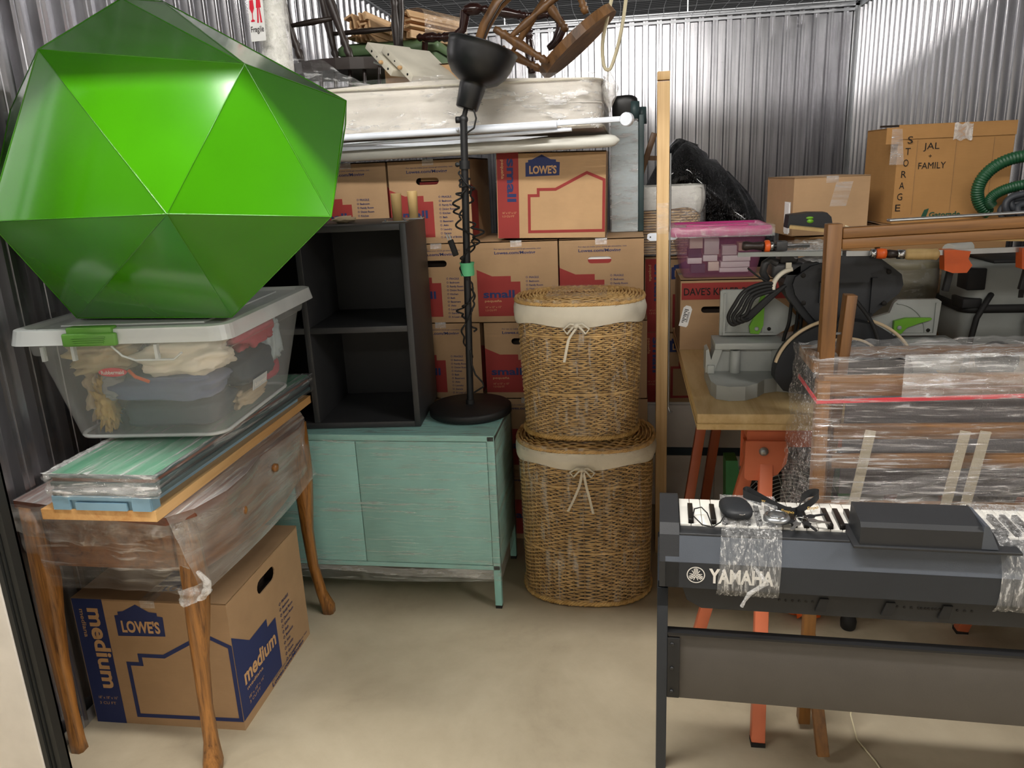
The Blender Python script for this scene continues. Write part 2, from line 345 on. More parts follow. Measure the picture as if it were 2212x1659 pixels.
# ------------------------------------------------------------------ moving boxes
def stadium(cx, cz, w, h, n=6):
    r = h/2; p = []
    for k in range(n+1): a = -pi/2+pi*k/n; p.append((cx+w/2-r+r*cos(a), cz+r*sin(a)))
    for k in range(n+1): a = pi/2+pi*k/n; p.append((cx-w/2+r+r*cos(a), cz+r*sin(a)))
    return p
def carton(parent, w, d, h, mat='cardboard', hole=None, name='body'):
    """closed carton, front at y=0, origin at the front left floor corner. hole=(face,u,v,w,h): face 'front' or 'right'"""
    mb = MB(); t = .004
    tb = MB()
    def face(M, fw_, fh, hl):
        outer = [(0, 0), (fw_, 0), (fw_, fh), (0, fh)]
        if hl:
            u, v, a, c = hl; hp = stadium(u, v, a, c)
            loops = [[Vector((p[0], p[1], 0)) for p in outer], [Vector((p[0], p[1], 0)) for p in hp[::-1]]]
            allp = outer+hp[::-1]; tri = tessellate_polygon(loops)
            mb.add([(p[0], 0, p[1]) for p in allp], [tuple(q) for q in tri], M)
            n = len(hp); mb.add([(p[0], 0, p[1]) for p in hp]+[(p[0], t, p[1]) for p in hp], [(i, (i+1) % n, (i+1) % n+n, i+n) for i in range(n)], M)
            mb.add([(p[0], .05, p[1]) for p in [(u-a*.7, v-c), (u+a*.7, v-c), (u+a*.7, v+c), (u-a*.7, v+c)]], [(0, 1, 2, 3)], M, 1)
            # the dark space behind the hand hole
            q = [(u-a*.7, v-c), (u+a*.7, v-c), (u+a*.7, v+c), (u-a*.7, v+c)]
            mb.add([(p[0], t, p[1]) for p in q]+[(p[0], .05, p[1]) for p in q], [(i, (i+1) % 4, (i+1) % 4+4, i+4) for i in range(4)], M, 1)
        else: mb.add([(p[0], 0, p[1]) for p in outer], [(0, 1, 2, 3)], M)
    F = Matrix.Identity(4); Rm = TR(w, 0, 0) @ RZ(pi/2)
    face(F, w, h, hole[1:] if hole and hole[0] == 'front' else None)
    face(Rm, d, h, hole[1:] if hole and hole[0] == 'right' else None)
    face(TR(w, d, 0) @ RZ(pi), w, h, None); face(TR(0, d, 0) @ RZ(-pi/2), d, h, None)
    mb.add([(0, 0, 0), (w, 0, 0), (w, d, 0), (0, d, 0)], [(0, 3, 2, 1)])
    # top: two flaps with a slot between them, their edges visible
    lng = w >= d
    for s_ in (0, 1):
        if lng: a = (0, 0 if s_ == 0 else d/2+.0015, h-.004); b_ = (w, d/2-.0015 if s_ == 0 else d, h+.0005)
        else: a = (0 if s_ == 0 else w/2+.0015, 0, h-.004); b_ = (w/2-.0015 if s_ == 0 else w, d, h+.0005)
        mb.box(a, b_)
    o = mb.build(name, [mat, 'inside_dark'], parent, recalc=False)
    # packing tape over the seam, lapping down the faces
    tp = MB()
    if lng: tp.box((-.0012, d/2-.024, h+.0006), (w+.0012, d/2+.024, h+.0012)); tp.box((w+.0004, d/2-.024, h-.055), (w+.0012, d/2+.024, h+.001))
    else: tp.box((w/2-.022, -.0012, h+.0006), (w/2+.022, d+.0012, h+.0012)); tp.box((w/2-.022, -.0014, h-.022), (w/2+.022, -.0006, h+.001))
    tp.build('tape', 'tape_clear', parent)
    return o
ROOMS = ['FRAGILE', 'Bedroom', 'Family Room', 'Dining Room', 'Kitchen', 'Bath', 'Basement', 'Attic', 'Laundry', 'Garage', 'A Load of Bricks']
def print_end(parent, w, h, M, ink, word, sub, size1, size2, word_mat):
    big = word == 'medium'
    mb = MB(); P = lambda L: [(a*w, b_*h) for a, b_ in L]
    flat(mb, P([(.0, .075), (.535, .075), (.535, .505), (.42, .505), (.42, .576), (.19, .576), (.0, .74 if big else .66)]), M=M)
    mb.build('printed_house_shape', ink, parent)
    mb = MB()
    put_text(mb, 'For tips to make your move go smoothly, visit', .38*w if big else .23*w, (.058 if big else .90)*h, .57*w, .016*h, M, .004)
    put_text(mb, 'Lowes.com/Moving', .38*w if big else .23*w, (.018 if big else .845)*h, .50*w, .034*h, M, .02)
    mb.build('address_lettering', 'ink_navy', parent); mb = MB()
    for i, r_ in enumerate(ROOMS):
        z_ = (.545-.0485*i)*h
        outline(mb, [(.617*w+.011*w*cos(a*pi/3), z_+.012*h+.011*h*sin(a*pi/3)) for a in range(6)], .004*w, M=M)
        put_text(mb, r_, .645*w, z_, None, .023*h, M, .02)
    mb.build('room_list_lettering', 'ink_navy', parent)
    mb = MB(); put_text(mb, word, .07*w, .31*h, (.43 if big else .39)*w, (.12 if big else .09)*h, M, .03, -.0016); mb.build('size_word', word_mat, parent)
    mb = MB(); put_text(mb, sub, .085*w, .255*h, .21*w, .028*h, M, .01, -.0016)
    put_text(mb, size1, .09*w, .18*h, .2*w, .022*h, M, 0, -.0016); put_text(mb, size2, .09*w, .14*h, .14*w, .022*h, M, 0, -.0016)
    mb.build('size_lettering', 'ink_tan', parent)
def print_side(parent, w, h, M, ink, word, sub, size1, size2, word_mat):
    mb = MB(); P = lambda L: [(a*w, b_*h) for a, b_ in L]
    flat(mb, P([(0.005, .0), (.205, .0), (.205, 1), (.005, 1)]), M=M)
    outline(mb, P([(.30, .5), (.385, .5), (.385, .57), (.545, .57), (.83, .755), (.985, .67), (.985, .085), (.30, .075)]), .026*w, M=M)
    mb.build('printed_house_shape', ink, parent)
    mb = MB()   # logo plaque
    flat(mb, P([(.27, .72), (.58, .73), (.585, .88), (.55, .885), (.55, .91), (.50, .915), (.42, .97), (.33, .915), (.295, .91), (.295, .885), (.27, .88)]), M=M)
    mb.build('logo_plaque', 'ink_navy', parent)
    mb = MB(); put_text(mb, 'LOWE\'S', .305*w, .755*h, .25*w, .085*h, M, .035, -.0016); mb.build('logo_lettering', 'ink_tan', parent)
    mb = MB(); put_text(mb, word, .10*w, .93*h, (.64 if word == 'medium' else .50)*h, (.10 if word == 'medium' else .08)*w, M, .03, -.0016, -pi/2); mb.build('size_word', word_mat, parent)
    mb = MB(); put_text(mb, sub, .045*w, .92*h, .22*h, .028*w, M, .01, -.0016, -pi/2)
    put_text(mb, size1, .05*w, (.20 if word == 'medium' else .29)*h, .13*w, .022*h, M, 0, -.0016); put_text(mb, size2, .05*w, (.155 if word == 'medium' else .25)*h, .11*w, .022*h, M, 0, -.0016)
    mb.build('size_lettering', 'ink_tan', parent)

# ================================================================== SETTING
XL, XR, YB, YF, ZT = -1.605, 1.6, 6.1, 1.5, 2.56
mb = MB(); mb.add([(-4, -4, 0), (5, -4, 0), (5, 7, 0), (-4, 7, 0)], [(0, 1, 2, 3)]); struct('floor', mb, 'concrete')
def ribbed(name, a, b_, inward, pitch=.098, z0=0.0, z1=ZT, depth=.025):
    """trapezoid-rib sheet from a to b (xy), ribs standing toward 'inward', small crease inside the pan"""
    a = Vector(a); b_ = Vector(b_); L = (b_-a).length; d = (b_-a)/L; n = Vector(inward)
    prof = [(0, 0), (.40, 0), (.47, 1), (.60, 1), (.62, .86), (.65, .86), (.67, 1), (.84, 1), (.91, 0)]
    pts = []; k = 0
    while k*pitch < L:
        for t, h_ in prof:
            s_ = (k+t)*pitch
            if s_ < L: pts.append((s_, h_*depth))
        k += 1
    pts.append((L, 0)); vs = []
    for s_, h_ in pts:
        p = a+d*s_+n*h_; vs += [(p.x, p.y, z0), (p.x, p.y, z1)]
    fs = [(2*i, 2*i+2, 2*i+3, 2*i+1) for i in range(len(pts)-1)]
    mb = MB(); mb.add(vs, fs)
    o = mb.build(name, 'corrugated', None, recalc=False); o['kind'] = 'structure'; return o
ribbed('wall_back', (XL, YB), (XR, YB), (0, -1))
ribbed('wall_left', (XL, YF+.02), (XL, YB), (1, 0))
ribbed('wall_right', (XR, YB), (XR, YF), (-1, 0))
# front partition and header over the doorway (behind and above the viewpoint)
mb = MB(); mb.box((XL-2.0, YF-.06, 0), (XL-.012, YF+.0, 3.0)); struct('wall_front_left', mb, 'door_white')
mb = MB(); mb.box((XR, YF-.04, 0), (XR+2.0, YF, 3.0)); struct('wall_front_right', mb, 'door_white')
mb = MB(); mb.box((XL-.01, YF-.06, 2.06), (XR, YF, ZT)); struct('wall_front', mb, 'corrugated')
mb = MB(); mb.box((-5, -1.15, 0), (6, -1.1, 2.45)); struct('wall_corridor', mb, 'door_white')
# white jamb with its black track
mb = MB(); mb.box((XL-.30, 1.392, 0), (-1.449, 1.412, 2.5), bev=.004); mb.box((-1.475, 1.412, 0), (-1.455, YF-.062, 2.5), bev=.002); struct('trim_1', mb, 'door_white')
mb = MB(); mb.box((-1.448, 1.396, 0), (-1.436, 1.436, 2.5)); mb.box((-1.434, 1.402, 0), (-1.428, 1.436, 2.5)); mb.box((-1.426, 1.406, 0), (-1.412, 1.436, 2.5)); mb.box((-1.448, 1.43, 0), (-1.412, 1.436, 2.5)); struct('trim_2', mb, 'seal_black')
mb = MB(); mb.box((XL+.001, YF+.004, 0), (XL+.045, YF+.02, 2.5)); mb.box((XL+.001, YF+.02, 0), (XL+.024, YF+.07, 2.5)); struct('trim_3', mb, 'galvanised')
mb = MB(); mb.bar((XL+.022, YF+.02, .02), (XL+.022, YB-.02, .02), .003, .04); mb.bar((XL+.02, YB-.022, .02), (XR-.02, YB-.022, .02), .003, .04); struct('baseboard_left', mb, 'galvanised')
# head channel on the back wall, corner post
mb = MB(); mb.box((XL, YB-.05, ZT-.035), (XR, YB, ZT)); mb.box((XL, YB-.075, ZT-.008), (XR, YB-.05, ZT)); mb.box((XL+.02, YB-.03, ZT-.062), (XR-.02, YB-.024, ZT-.045)); struct('trim_4', mb, 'galvanised')
mb = MB(); mb.box((XR-.05, YB-.05, 0), (XR-.02, YB-.02, ZT)); mb.box((XL+.02, YB-.05, 0), (XL+.04, YB-.02, ZT)); struct('trim_5', mb, 'steel')
mb = MB(); mb.box((XR-.03, YF, ZT-.05), (XR+.02, YB-.08, ZT)); mb.box((XL-.02, YF, ZT), (XL+.03, YB-.08, ZT+.012)); struct('trim_6', mb, 'galvanised')
# roof deck over everything, open mesh under it
mb = MB()
n_ = 300
for i in range(n_):
    y_ = -2.5+i*.1
    mb.add([(-9, y_, 3.3), (10, y_, 3.3), (10, y_+.055, 3.3), (-9, y_+.055, 3.3), (10, y_+.07, 3.34), (-9, y_+.07, 3.34), (10, y_+.1, 3.34), (-9, y_+.1, 3.34)], [(0, 1, 2, 3), (3, 2, 4, 5), (5, 4, 6, 7)])
ceil = struct('ceiling', mb, 'deck_dark')
mb = MB(); ph = random.random
for i in range(32):
    x_ = XL+.05+i*.1
    mb.tube([(x_+.008*sin(j*.9+i), YF+.05+j*.15, ZT-.012-.016*abs(sin(j*.42+i*.7))) for j in range(31)], .0019, 4, cap=False)
for j in range(15):
    y_ = YF+.2+j*.31
    mb.tube([(XL+i*.32, y_, ZT-.012-.012*abs(sin(i*.9+j))) for i in range(11)], .0012, 3, cap=False)
tag(mb.build('wire_mesh', 'galvanised', ceil, recalc=False), kind='stuff')
for x_ in (.42, -.9):
    mb = MB(); mb.tube([(x_, YB-.02, ZT-.03), (x_, YB-.02, 3.3)], .006, 6); mb.build('hanger_rod', 'steel', ceil)
def inv(t): return (Matrix.Translation(t.location) @ t.rotation_euler.to_matrix().to_4x4()).inverted()

# ================================================================== LEFT SIDE
# ---- oak vanity desk in stretch wrap
t = thing('vanity_desk', 'brown oak desk with curved legs, its top and drawers bound in cloudy stretch wrap', 'desk', (-1.33, 2.05, 0)); I = inv(t)
topl = [(-1.572, 1.61), (-1.33, 1.565), (-1.10, 1.535), (-1.055, 1.59), (-1.03, 1.70), (-1.035, 1.82), (-1.06, 1.95), (-1.05, 2.10), (-1.05, 2.20), (-1.075, 2.30), (-1.12, 2.37), (-1.2, 2.385), (-1.572, 2.385)]
mb = MB(); mb.prism([(x, y) for x, y in topl], -.735, -.757, Matrix(((1, 0, 0, 0), (0, 0, 1, 0), (0, -1, 0, 0), (0, 0, 0, 1))))
mb.build('desk_top', 'oak_top', t, I)
mb = MB(); mb.box((-1.535, 1.625, .565), (-1.125, 1.64, .735)); mb.box((-1.50, 1.617, .575), (-1.15, 1.627, .72), bev=.004); mb.build('side_panel', 'oak_side', t, I)
mb = MB(); mb.box((-1.545, 1.63, .56), (-1.53, 2.37, .735)); mb.box((-1.54, 2.36, .56), (-1.14, 2.375, .735)); mb.build('back_panel', 'oak_side', t, I)
def bow(v): return .035*sin(v*pi)**2+.02*sin(v*pi*3)
mb = MB()
def fr(u, v):
    yy = 1.64+u*.66; return (-1.115+.05*sin(u*pi)+.0*v, yy, .545+.19*v+.0*u)
mb.grid(fr, 14, 4)
mb.build('drawer_front', 'oak_side', t, I)
for kx, ky, kz in ((-1.06, 1.80, .655), (-1.055, 2.0, .70)):
    mb = MB(); mb.turned((kx-.01, ky, kz), (kx+.022, ky, kz), [(.006, 0), (.005, .4), (.013, .6), (.012, .9), (.004, 1)], 12); mb.build('knob', 'oak', t, I)
def cab_leg(pts, name='leg'):
    mb = MB(); vs = []; fs = []; N = len(pts)
    for (x, y, z, r, q) in pts:
        for k in range(8):
            a = 2*pi*k/8+pi/8; ex = math.copysign(abs(cos(a))**.6, cos(a)); ey = math.copysign(abs(sin(a))**.6, sin(a))
            vs.append((x+ex*r, y+ey*r*q, z))
    for i in range(N-1):
        for k in range(8): fs.append((i*8+k, i*8+(k+1) % 8, (i+1)*8+(k+1) % 8, (i+1)*8+k))
    fs.append(tuple(range(8))); fs.append(tuple((N-1)*8+k for k in range(8)))
    mb.add(vs, fs, None, 0, True); return mb.build(name, 'oak', t, I)
cab_leg([(-1.535, 1.60, 0, .020, 1), (-1.537, 1.60, .03, .019, 1), (-1.54, 1.604, .12, .0175, 1), (-1.543, 1.61, .28, .021, 1), (-1.540, 1.615, .42, .027, 1), (-1.535, 1.62, .52, .031, 1), (-1.535, 1.625, .74, .028, 1)])
cab_leg([(-1.108, 1.562, 0, .022, 1.1), (-1.108, 1.568, .025, .024, 1.1), (-1.113, 1.582, .08, .018, 1), (-1.118, 1.592, .18, .0165, 1), (-1.115, 1.60, .32, .020, 1), (-1.105, 1.605, .44, .027, 1), (-1.098, 1.61, .53, .031, 1), (-1.103, 1.615, .65, .028, 1), (-1.112, 1.62, .74, .024, 1)])
cab_leg([(-1.082, 2.335, 0, .021, 1), (-1.083, 2.333, .03, .023, 1), (-1.098, 2.325, .09, .017, 1), (-1.112, 2.315, .20, .0165, 1), (-1.115, 2.31, .34, .019, 1), (-1.108, 2.305, .46, .026, 1), (-1.10, 2.30, .56, .029, 1), (-1.10, 2.30, .74, .027, 1)])
cab_leg([(-1.54, 2.345, 0, .02, 1), (-1.54, 2.345, .28, .021, 1), (-1.53, 2.345, .52, .03, 1), (-1.53, 2.345, .74, .028, 1)])
# wrap: near side, then the drawer side
mb = MB()
def w1(u, v):
    x = -1.572+.482*u; z = .515+.025*v*0+(.757-.515)*v
    y = 1.588-.045*u*v - .012*noise.noise(Vector((u*6, v*5, 1)))+.012*(1-v)
    return (x+.035*(1-v)*(1-u) - .0*(1-v), y, z-.006*noise.noise(Vector((u*4, 3, 2)))*(1-v))
mb.grid(w1, 40, 14); 
mb.build('stretch_wrap', 'wrap_x', t, I)
mb = MB()
def w1b(u, v):
    x = -1.57+.455*u; zl = .69-.05*abs(noise.noise(Vector((u*3.1, 1, 5))))-.03*sin(u*pi)
    return (x, 1.575-.02*noise.noise(Vector((u*9, v*4, 7))), zl+(.758-zl)*v)
mb.grid(w1b, 50, 10); mb.build('stretch_wrap', 'wrap_gray', t, I)
TE = topl[2:11]
def w2(u, v):
    k = u*(len(TE)-1); i = min(int(k), len(TE)-2); f = k-i
    tp = Vector((TE[i][0]+(TE[i+1][0]-TE[i][0])*f+.004, TE[i][1]+(TE[i+1][1]-TE[i][1])*f, .757))
    base = Vector((-1.068+.02*sin(u*pi), 1.585+.745*u, .520+.025*u))
    p = base.lerp(tp, v**.8); p.x += .012*noise.noise(Vector((u*5, v*3, 3)))*sin(pi*v)
    return p
mb = MB(); mb.grid(w2, 40, 12); mb.build('stretch_wrap', 'wrap_gray', t, I)
mb = MB(); mb.prism([(x*1.0+(.004 if x > -1.3 else 0), y-.003) for x, y in topl], -.7585, -.7592, Matrix(((1, 0, 0, 0), (0, 0, 1, 0), (0, -1, 0, 0), (0, 0, 0, 1)))); mb.build('stretch_wrap', 'wrap_y', t, I)
mb = MB()
def kn(u, v):
    a = 2*pi*u; r_ = .036+.006*noise.noise(Vector((cos(a)*2, sin(a)*2, v*4)))+.004*sin(v*9+a*3)
    return (-1.100+r_*cos(a), 1.603+r_*sin(a), .500+.045*v+.012*cos(a))
mb.grid(kn, 32, 10, closeu=True)
def kt(u, v):
    a = 2*pi*u; r_ = (.013+.005*noise.noise(Vector((cos(a), sin(a), v*7))))*(1-.5*v); return (-1.068+.022*sin(v*3)+r_*cos(a), 1.578+r_*sin(a), .515+.075*v)
mb.grid(kt, 12, 16, closeu=True); mb.build('wrap_knot', 'bubble', t, I)

# ---- medium carton under the desk
t = thing('moving_box', 'large tan carton printed in navy with the word medium, under the oak desk', 'box', (-1.562, 1.712, 0), rad(.6))
carton(t, .468, .48, .412, hole=('right', .49*.48, .85*.412, .12, .045))
print_side(t, .468, .412, Matrix.Identity(4), 'ink_navy', 'medium', 'mediana', '18" x 18" x 16"', '3 CU FT', 'ink_tan')
print_end(t, .48, .412, TR(.4685, 0, 0) @ RZ(pi/2), 'ink_navy', 'medium', 'mediana', '18" x 18" x 16"', '3 CU FT', 'ink_tan')
mb = MB(); flat(mb, [(.05, .02), (.13, .02), (.13, .10), (.05, .10)], 0, TR(.17, .06, .4145) @ RX(-pi/2)); put_text(mb, 'LOWE\'S', .2, .03, .12, .03, TR(.05, .02, .4148) @ RX(-pi/2), .03); mb.build('top_print', 'ink_navy', t)

# ---- boards on the desk
t = thing('plank', 'long amber pine plank lying on the wrapped desk, below everything else', 'plank', (-1.25, 1.99, .7596)); I = inv(t)
mb = MB(); mb.prism([(-1.40, 1.505), (-1.10, 1.507), (-1.118, 2.47), (-1.41, 2.47)], -.7596, -.786, Matrix(((1, 0, 0, 0), (0, 0, 1, 0), (0, -1, 0, 0), (0, 0, 0, 1)))); mb.build('board', 'plank_amber', t, I)
t = thing('painted_board', 'pale blue painted board with notches on its front edge, between plank and green panels', 'board', (-1.23, 1.9, .786)); I = inv(t)
mb = MB(); mb.box((-1.36, 1.512, .786), (-1.107, 1.54, .8235)); mb.box((-1.36, 1.54, .786), (-1.135, 2.40, .8235)); mb.box((-1.362, 1.503, .787), (-1.318, 1.512, .822)); mb.box((-1.303, 1.503, .787), (-1.17, 1.512, .806)); mb.box((-1.155, 1.503, .787), (-1.108, 1.512, .822)); mb.box((-1.36, 1.505, .812), (-1.107, 1.512, .822)); mb.build('board', 'blue_board', t, I)
t = thing('panel_stack', 'stack of dark-edged panels with a green top face, wrapped in shiny clear film', 'panels', (-1.23, 1.95, .8235)); I = inv(t)
zc = .8238
for k, (h_, m_) in enumerate(((.012, 'teal_dark'), (.010, 'charcoal'), (.011, 'teal_dark'), (.010, 'oak_top'), (.008, 'teal_dark'), (.004, 'green_panel'))):
    mb = MB(); j = .004*(k % 2); mb.box((-1.362+j, 1.508+j, zc), (-1.088-j, 2.41, zc+h_-.001), bev=.001); mb.build('panel', m_, t, I); zc += h_
mb = MB()
def w3(u, v):
    s_ = [(-1.37, 2.42), (-1.37, 1.50), (-1.08, 1.50), (-1.08, 2.42)]
    L = [0, .435, .565, 1]; k = 0 if u < L[1] else 1 if u < L[2] else 2
    a = (u-L[k])/(L[k+1]-L[k]); p = Vector(s_[k]).lerp(Vector(s_[k+1]), a)
    n = .004*noise.noise(Vector((p.x*30, p.y*30, v*8)))
    return (p.x+n, p.y+n-.002*sin(v*9), .822+.06*v)
mb.grid(lambda u, v: w3(.43+.14*u, v), 60, 10); mb.build('stretch_wrap', 'wrap_thick', t, I)
mb = MB(); mb.grid(lambda u, v: w3(.565+.435*u, v), 60, 10); mb.build('stretch_wrap', 'wrap_side', t, I)
mb = MB(); mb.grid(lambda u, v: w3(.435*u, v), 60, 10); mb.build('stretch_wrap', 'wrap_side', t, I)
def w4(u, v):
    x = -1.375+.30*u; y = 1.497+.92*v
    e = max(0, 1-min(u, 1-u)*9)+max(0, 1-v*14)
    return (x, y, .8795+.003*noise.noise(Vector((x*40, y*20, 0)))*(.4+e)+.004*e*abs(noise.noise(Vector((x*70, y*70, 4)))))
mb = MB(); mb.grid(w4, 50, 120); mb.build('stretch_wrap', 'wrap_y', t, I)
mb = MB()
for sx_ in (-1.376,):
    def ru(u, v): 
        a = 2*pi*u; r_ = .010+.006*noise.noise(Vector((v*22, cos(a), sin(a)))); return (sx_+r_*cos(a), 1.51+.30*v, .868+r_*sin(a))
    mb.grid(ru, 10, 50, closeu=True)
mb.build('gathered_film', 'wrap_thick', t, I)

# ---- clear storage bin and what is in it
t = thing('storage_bin', 'large clear plastic bin full of knitwear, white lid and green latch', 'bin', (-1.268, 2.0, .886), rad(4.5)); I = inv(t)
def rrect(hx, hy, r, n=5):
    p = []
    for cx, cy, a0 in ((hx-r, -hy+r, -pi/2), (hx-r, hy-r, 0), (-hx+r, hy-r, pi/2), (-hx+r, -hy+r, pi)):
        for k in range(n+1): a = a0+pi/2*k/n; p.append((cx+r*cos(a), cy+r*sin(a)))
    return p
def loft(mb, levels, M=None, capb=False, capt=False, smooth=True):
    """levels: (hx, hy, r, z, cx, cy)"""
    vs = []; fs = []; n = None
    for hx, hy, r, z, cx, cy in levels:
        p = rrect(hx, hy, r); n = len(p); vs += [(q[0]+cx, q[1]+cy, z) for q in p]
    for i in range(len(levels)-1):
        for k in range(n): fs.append((i*n+k, i*n+(k+1) % n, (i+1)*n+(k+1) % n, (i+1)*n+k))
    if capb: fs.append(tuple(range(n)))
    if capt: fs.append(tuple((len(levels)-1)*n+k for k in range(n)))
    return mb.add(vs, fs, M, 0, smooth)
mb = MB(); loft(mb, [(.175, .225, .03, .004, .0, -.01), (.195, .245, .04, 0, .0, -.01), (.202, .255, .04, .012, 0, -.01), (.245, .300, .04, .235, 0, 0), (.256, .31, .04, .238, 0, 0), (.262, .318, .04, .278, 0, 0)], capb=True)
mb.build('tub', 'bin_clear', t, recalc=True)
mb = MB(); loft(mb, [(.276, .330, .045, .272, 0, 0), (.286, .340, .045, .270, 0, 0), (.287, .341, .045, .2705, 0, 0), (.280, .334, .045, .3060, 0, 0), (.279, .333, .045, .3065, 0, 0), (.262, .316, .04, .3075, 0, 0), (.261, .315, .04, .3070, 0, 0), (.255, .31, .04, .298, 0, 0)], capt=True, smooth=False)
mb.box((-.19, -.25, .300), (.19, .25, .304)); mb.build('lid', 'bin_lid', t)
mb = MB(); mb.box((-.125, -.352, .268), (.012, -.338, .300), bev=.004); mb.box((-.115, -.345, .296), (.0, -.315, .314), bev=.003)
for k in range(4): mb.box((-.10+.002*k, -.3545, .289-.005*k), (-.012-.002*k, -.351, .2915-.005*k))
mb.build('latch', 'latch_green', t)
def oval_badge(t, M, w, h, body):
    mb = MB(); mb.prism([(w/2*cos(a*pi/12), h/2*sin(a*pi/12)*(1 if abs(cos(a*pi/12)) > .5 else 1)) for a in range(24)], -.003, 0, M); b_ = mb.build('badge', 'red_strap' if body[0] == 'R' else 'ink_red', t)
    mb = MB(); put_text(mb, body, -w*.40, -h*.2, w*.8, h*.42, M, .02, -.0036); mb.build('badge_lettering', 'ink_white', b_)
oval_badge(t, TR(-.05, -.287, .187) @ RX(rad(10)), .075, .024, 'Rubbermaid')
mb = MB(); Mb = TR(.218, -.03, .085) @ RZ(pi/2) @ RX(rad(10)); mb.prism([(-.05, -.013), (.05, -.013), (.05, .018), (-.05, .018)], -.002, 0, Mb); b_ = mb.build('badge', 'bin_lid', t)
mb = MB(); put_text(mb, 'Rubbermaid', -.042, -.006, .084, .013, Mb, .02, -.0026); mb.build('badge_lettering', 'ink_white', b_)
mb = MB(); mb.tube([(-.02, -.322, .262), (0, -.316, .235), (.03, -.312, .222), (.13, -.312, .222), (.155, -.318, .24)], .003, 6)
mb.build('handle', 'bin_lid', t)
for q in (-.21, -.13, .085): mb = MB(); mb.box((q, -.318, .225), (q+.008, -.306, .262)); mb.build('rib', 'bin_lid', t)
mb = MB(); mb.tube([(x, y, .006) for x, y in rrect(.200, .250, .045)], .005, 6, closed=True, M=TR(0, -.01, 0)); mb.build('base_rim', 'bin_lid', t)
BI = Matrix.Translation(t.location) @ RZ(rad(4.5))
def cloth(name, label, cat, c, r, mat, seed, amp=.25, fr=2.5, sq=.75, folds=0, fa=.06, rz=0, group='clothes in the clear bin'):
    loc = BI @ Vector(c); tt = thing(name, label, cat, (0, 0, 0)); bpy.data.objects.remove(tt)
    mb = MB()
    def fn(u, v):
        a = 2*pi*u; b_ = -pi/2+pi*v; d = Vector((cos(b_)*cos(a), cos(b_)*sin(a), sin(b_)))
        k = 1+amp*noise.noise(d*fr+Vector((seed*3.1, seed, 0)))+amp*.4*noise.noise(d*fr*3+Vector((seed, 0, 5)))
        if folds: k += fa*sin(d.z*folds+2*noise.noise(d*2+Vector((seed, 1, 1))))
        e = [math.copysign(abs(q)**sq, q) for q in d]
        return (e[0]*r[0]*k, e[1]*r[1]*k, e[2]*r[2]*k)
    mb.grid(fn, 48, 32, None, 0, True); o = mb.build(name, mat); o.location = loc; o.rotation_euler = (0, 0, rad(4.5)+rz)
    return tag(o, label, cat, group)
cloth('blanket', 'beige blanket lying flat on the floor of the clear bin', 'blanket', (-.005, -.01, .018), (.125, .16, .010), 'cloth_tan', 21, .1, 2, .5)
cloth('folded_sweater', 'dark slate folded garment at the bottom front of the clear bin', 'clothing', (.035, -.135, .052), (.135, .10, .040), 'cloth_dark', 1, .08, 2, .5, 9, .03)
cloth('folded_sweater', 'blue-grey folded garment in the middle layer of the clear bin', 'clothing', (.03, -.155, .125), (.145, .105, .034), 'cloth_blue', 2, .12, 2, .55, 9, .06)
cloth('pillowcase', 'cream floral cloth bundle near the front of the clear bin', 'cloth', (.09, -.175, .20), (.115, .095, .048), 'cloth_cream', 3, .3, 2, .8, 12, .06)
mb = MB(); mb.tube([BI @ Vector(p) for p in ((-.02, -.268, .185), (.0, -.276, .17), (.035, -.278, .157))], .0045, 6); tag(mb.build('ribbon', 'orange_plastic'), 'short orange ribbon edge on the cream cloth in the bin', 'ribbon')
cloth('knit_scarf', 'folded tan knitted scarf in the upper left of the clear bin', 'scarf', (-.12, -.18, .215), (.075, .085, .042), 'knit_tan', 4, .3, 2.5, .7, 18, .14)
cloth('knit_hat', 'grey ribbed knitted piece beside the gold yarn in the bin', 'hat', (-.088, -.225, .135), (.030, .03, .038), 'knit_gray', 5, .2, 2, .8, 20, .05)
cloth('knit_throw', 'tan and white patterned knit at the left end of the bin', 'throw', (-.168, -.12, .12), (.026, .10, .08), 'cloth_tan', 6, .35, 3, .7, 14, .1)
cloth('yarn_bundle', 'mustard gold chunky yarn down the left front of the bin', 'yarn', (-.135, -.205, .085), (.026, .028, .065), 'yarn_gold', 7, .5, 5, .8, 24, .15)
cloth('knit_hat', 'dark red knitted hat high in the right side of the bin', 'hat', (.175, .03, .225), (.05, .11, .045), 'knit_red', 8, .35, 2.5, .8)
cloth('fleece_blanket', 'pale grey-blue fluffy fleece at the back right of the bin', 'blanket', (.160, .195, .17), (.038, .055, .085), 'knit_teal', 9, .3, 3, .75)
cloth('folded_sweater', 'dark red folded piece low on the right side of the bin', 'clothing', (.155, .16, .075), (.036, .07, .026), 'knit_red', 10, .2, 2, .6)
cloth('rag_rug', 'cream fringed cloth low in the right side of the bin', 'cloth', (.155, .0, .042), (.030, .10, .024), 'cloth_tan', 11, .3, 3, .6, 10, .08)
cloth('folded_sweater', 'dark navy garment on the right side of the bin under the red hat', 'clothing', (.160, .03, .125), (.05, .12, .045), 'cloth_dark', 13, .2, 2, .6)
cloth('folded_sweater', 'dark grey garment filling the middle of the clear bin', 'clothing', (-.02, .08, .12), (.11, .13, .09), 'charcoal', 12, .2, 2, .6)

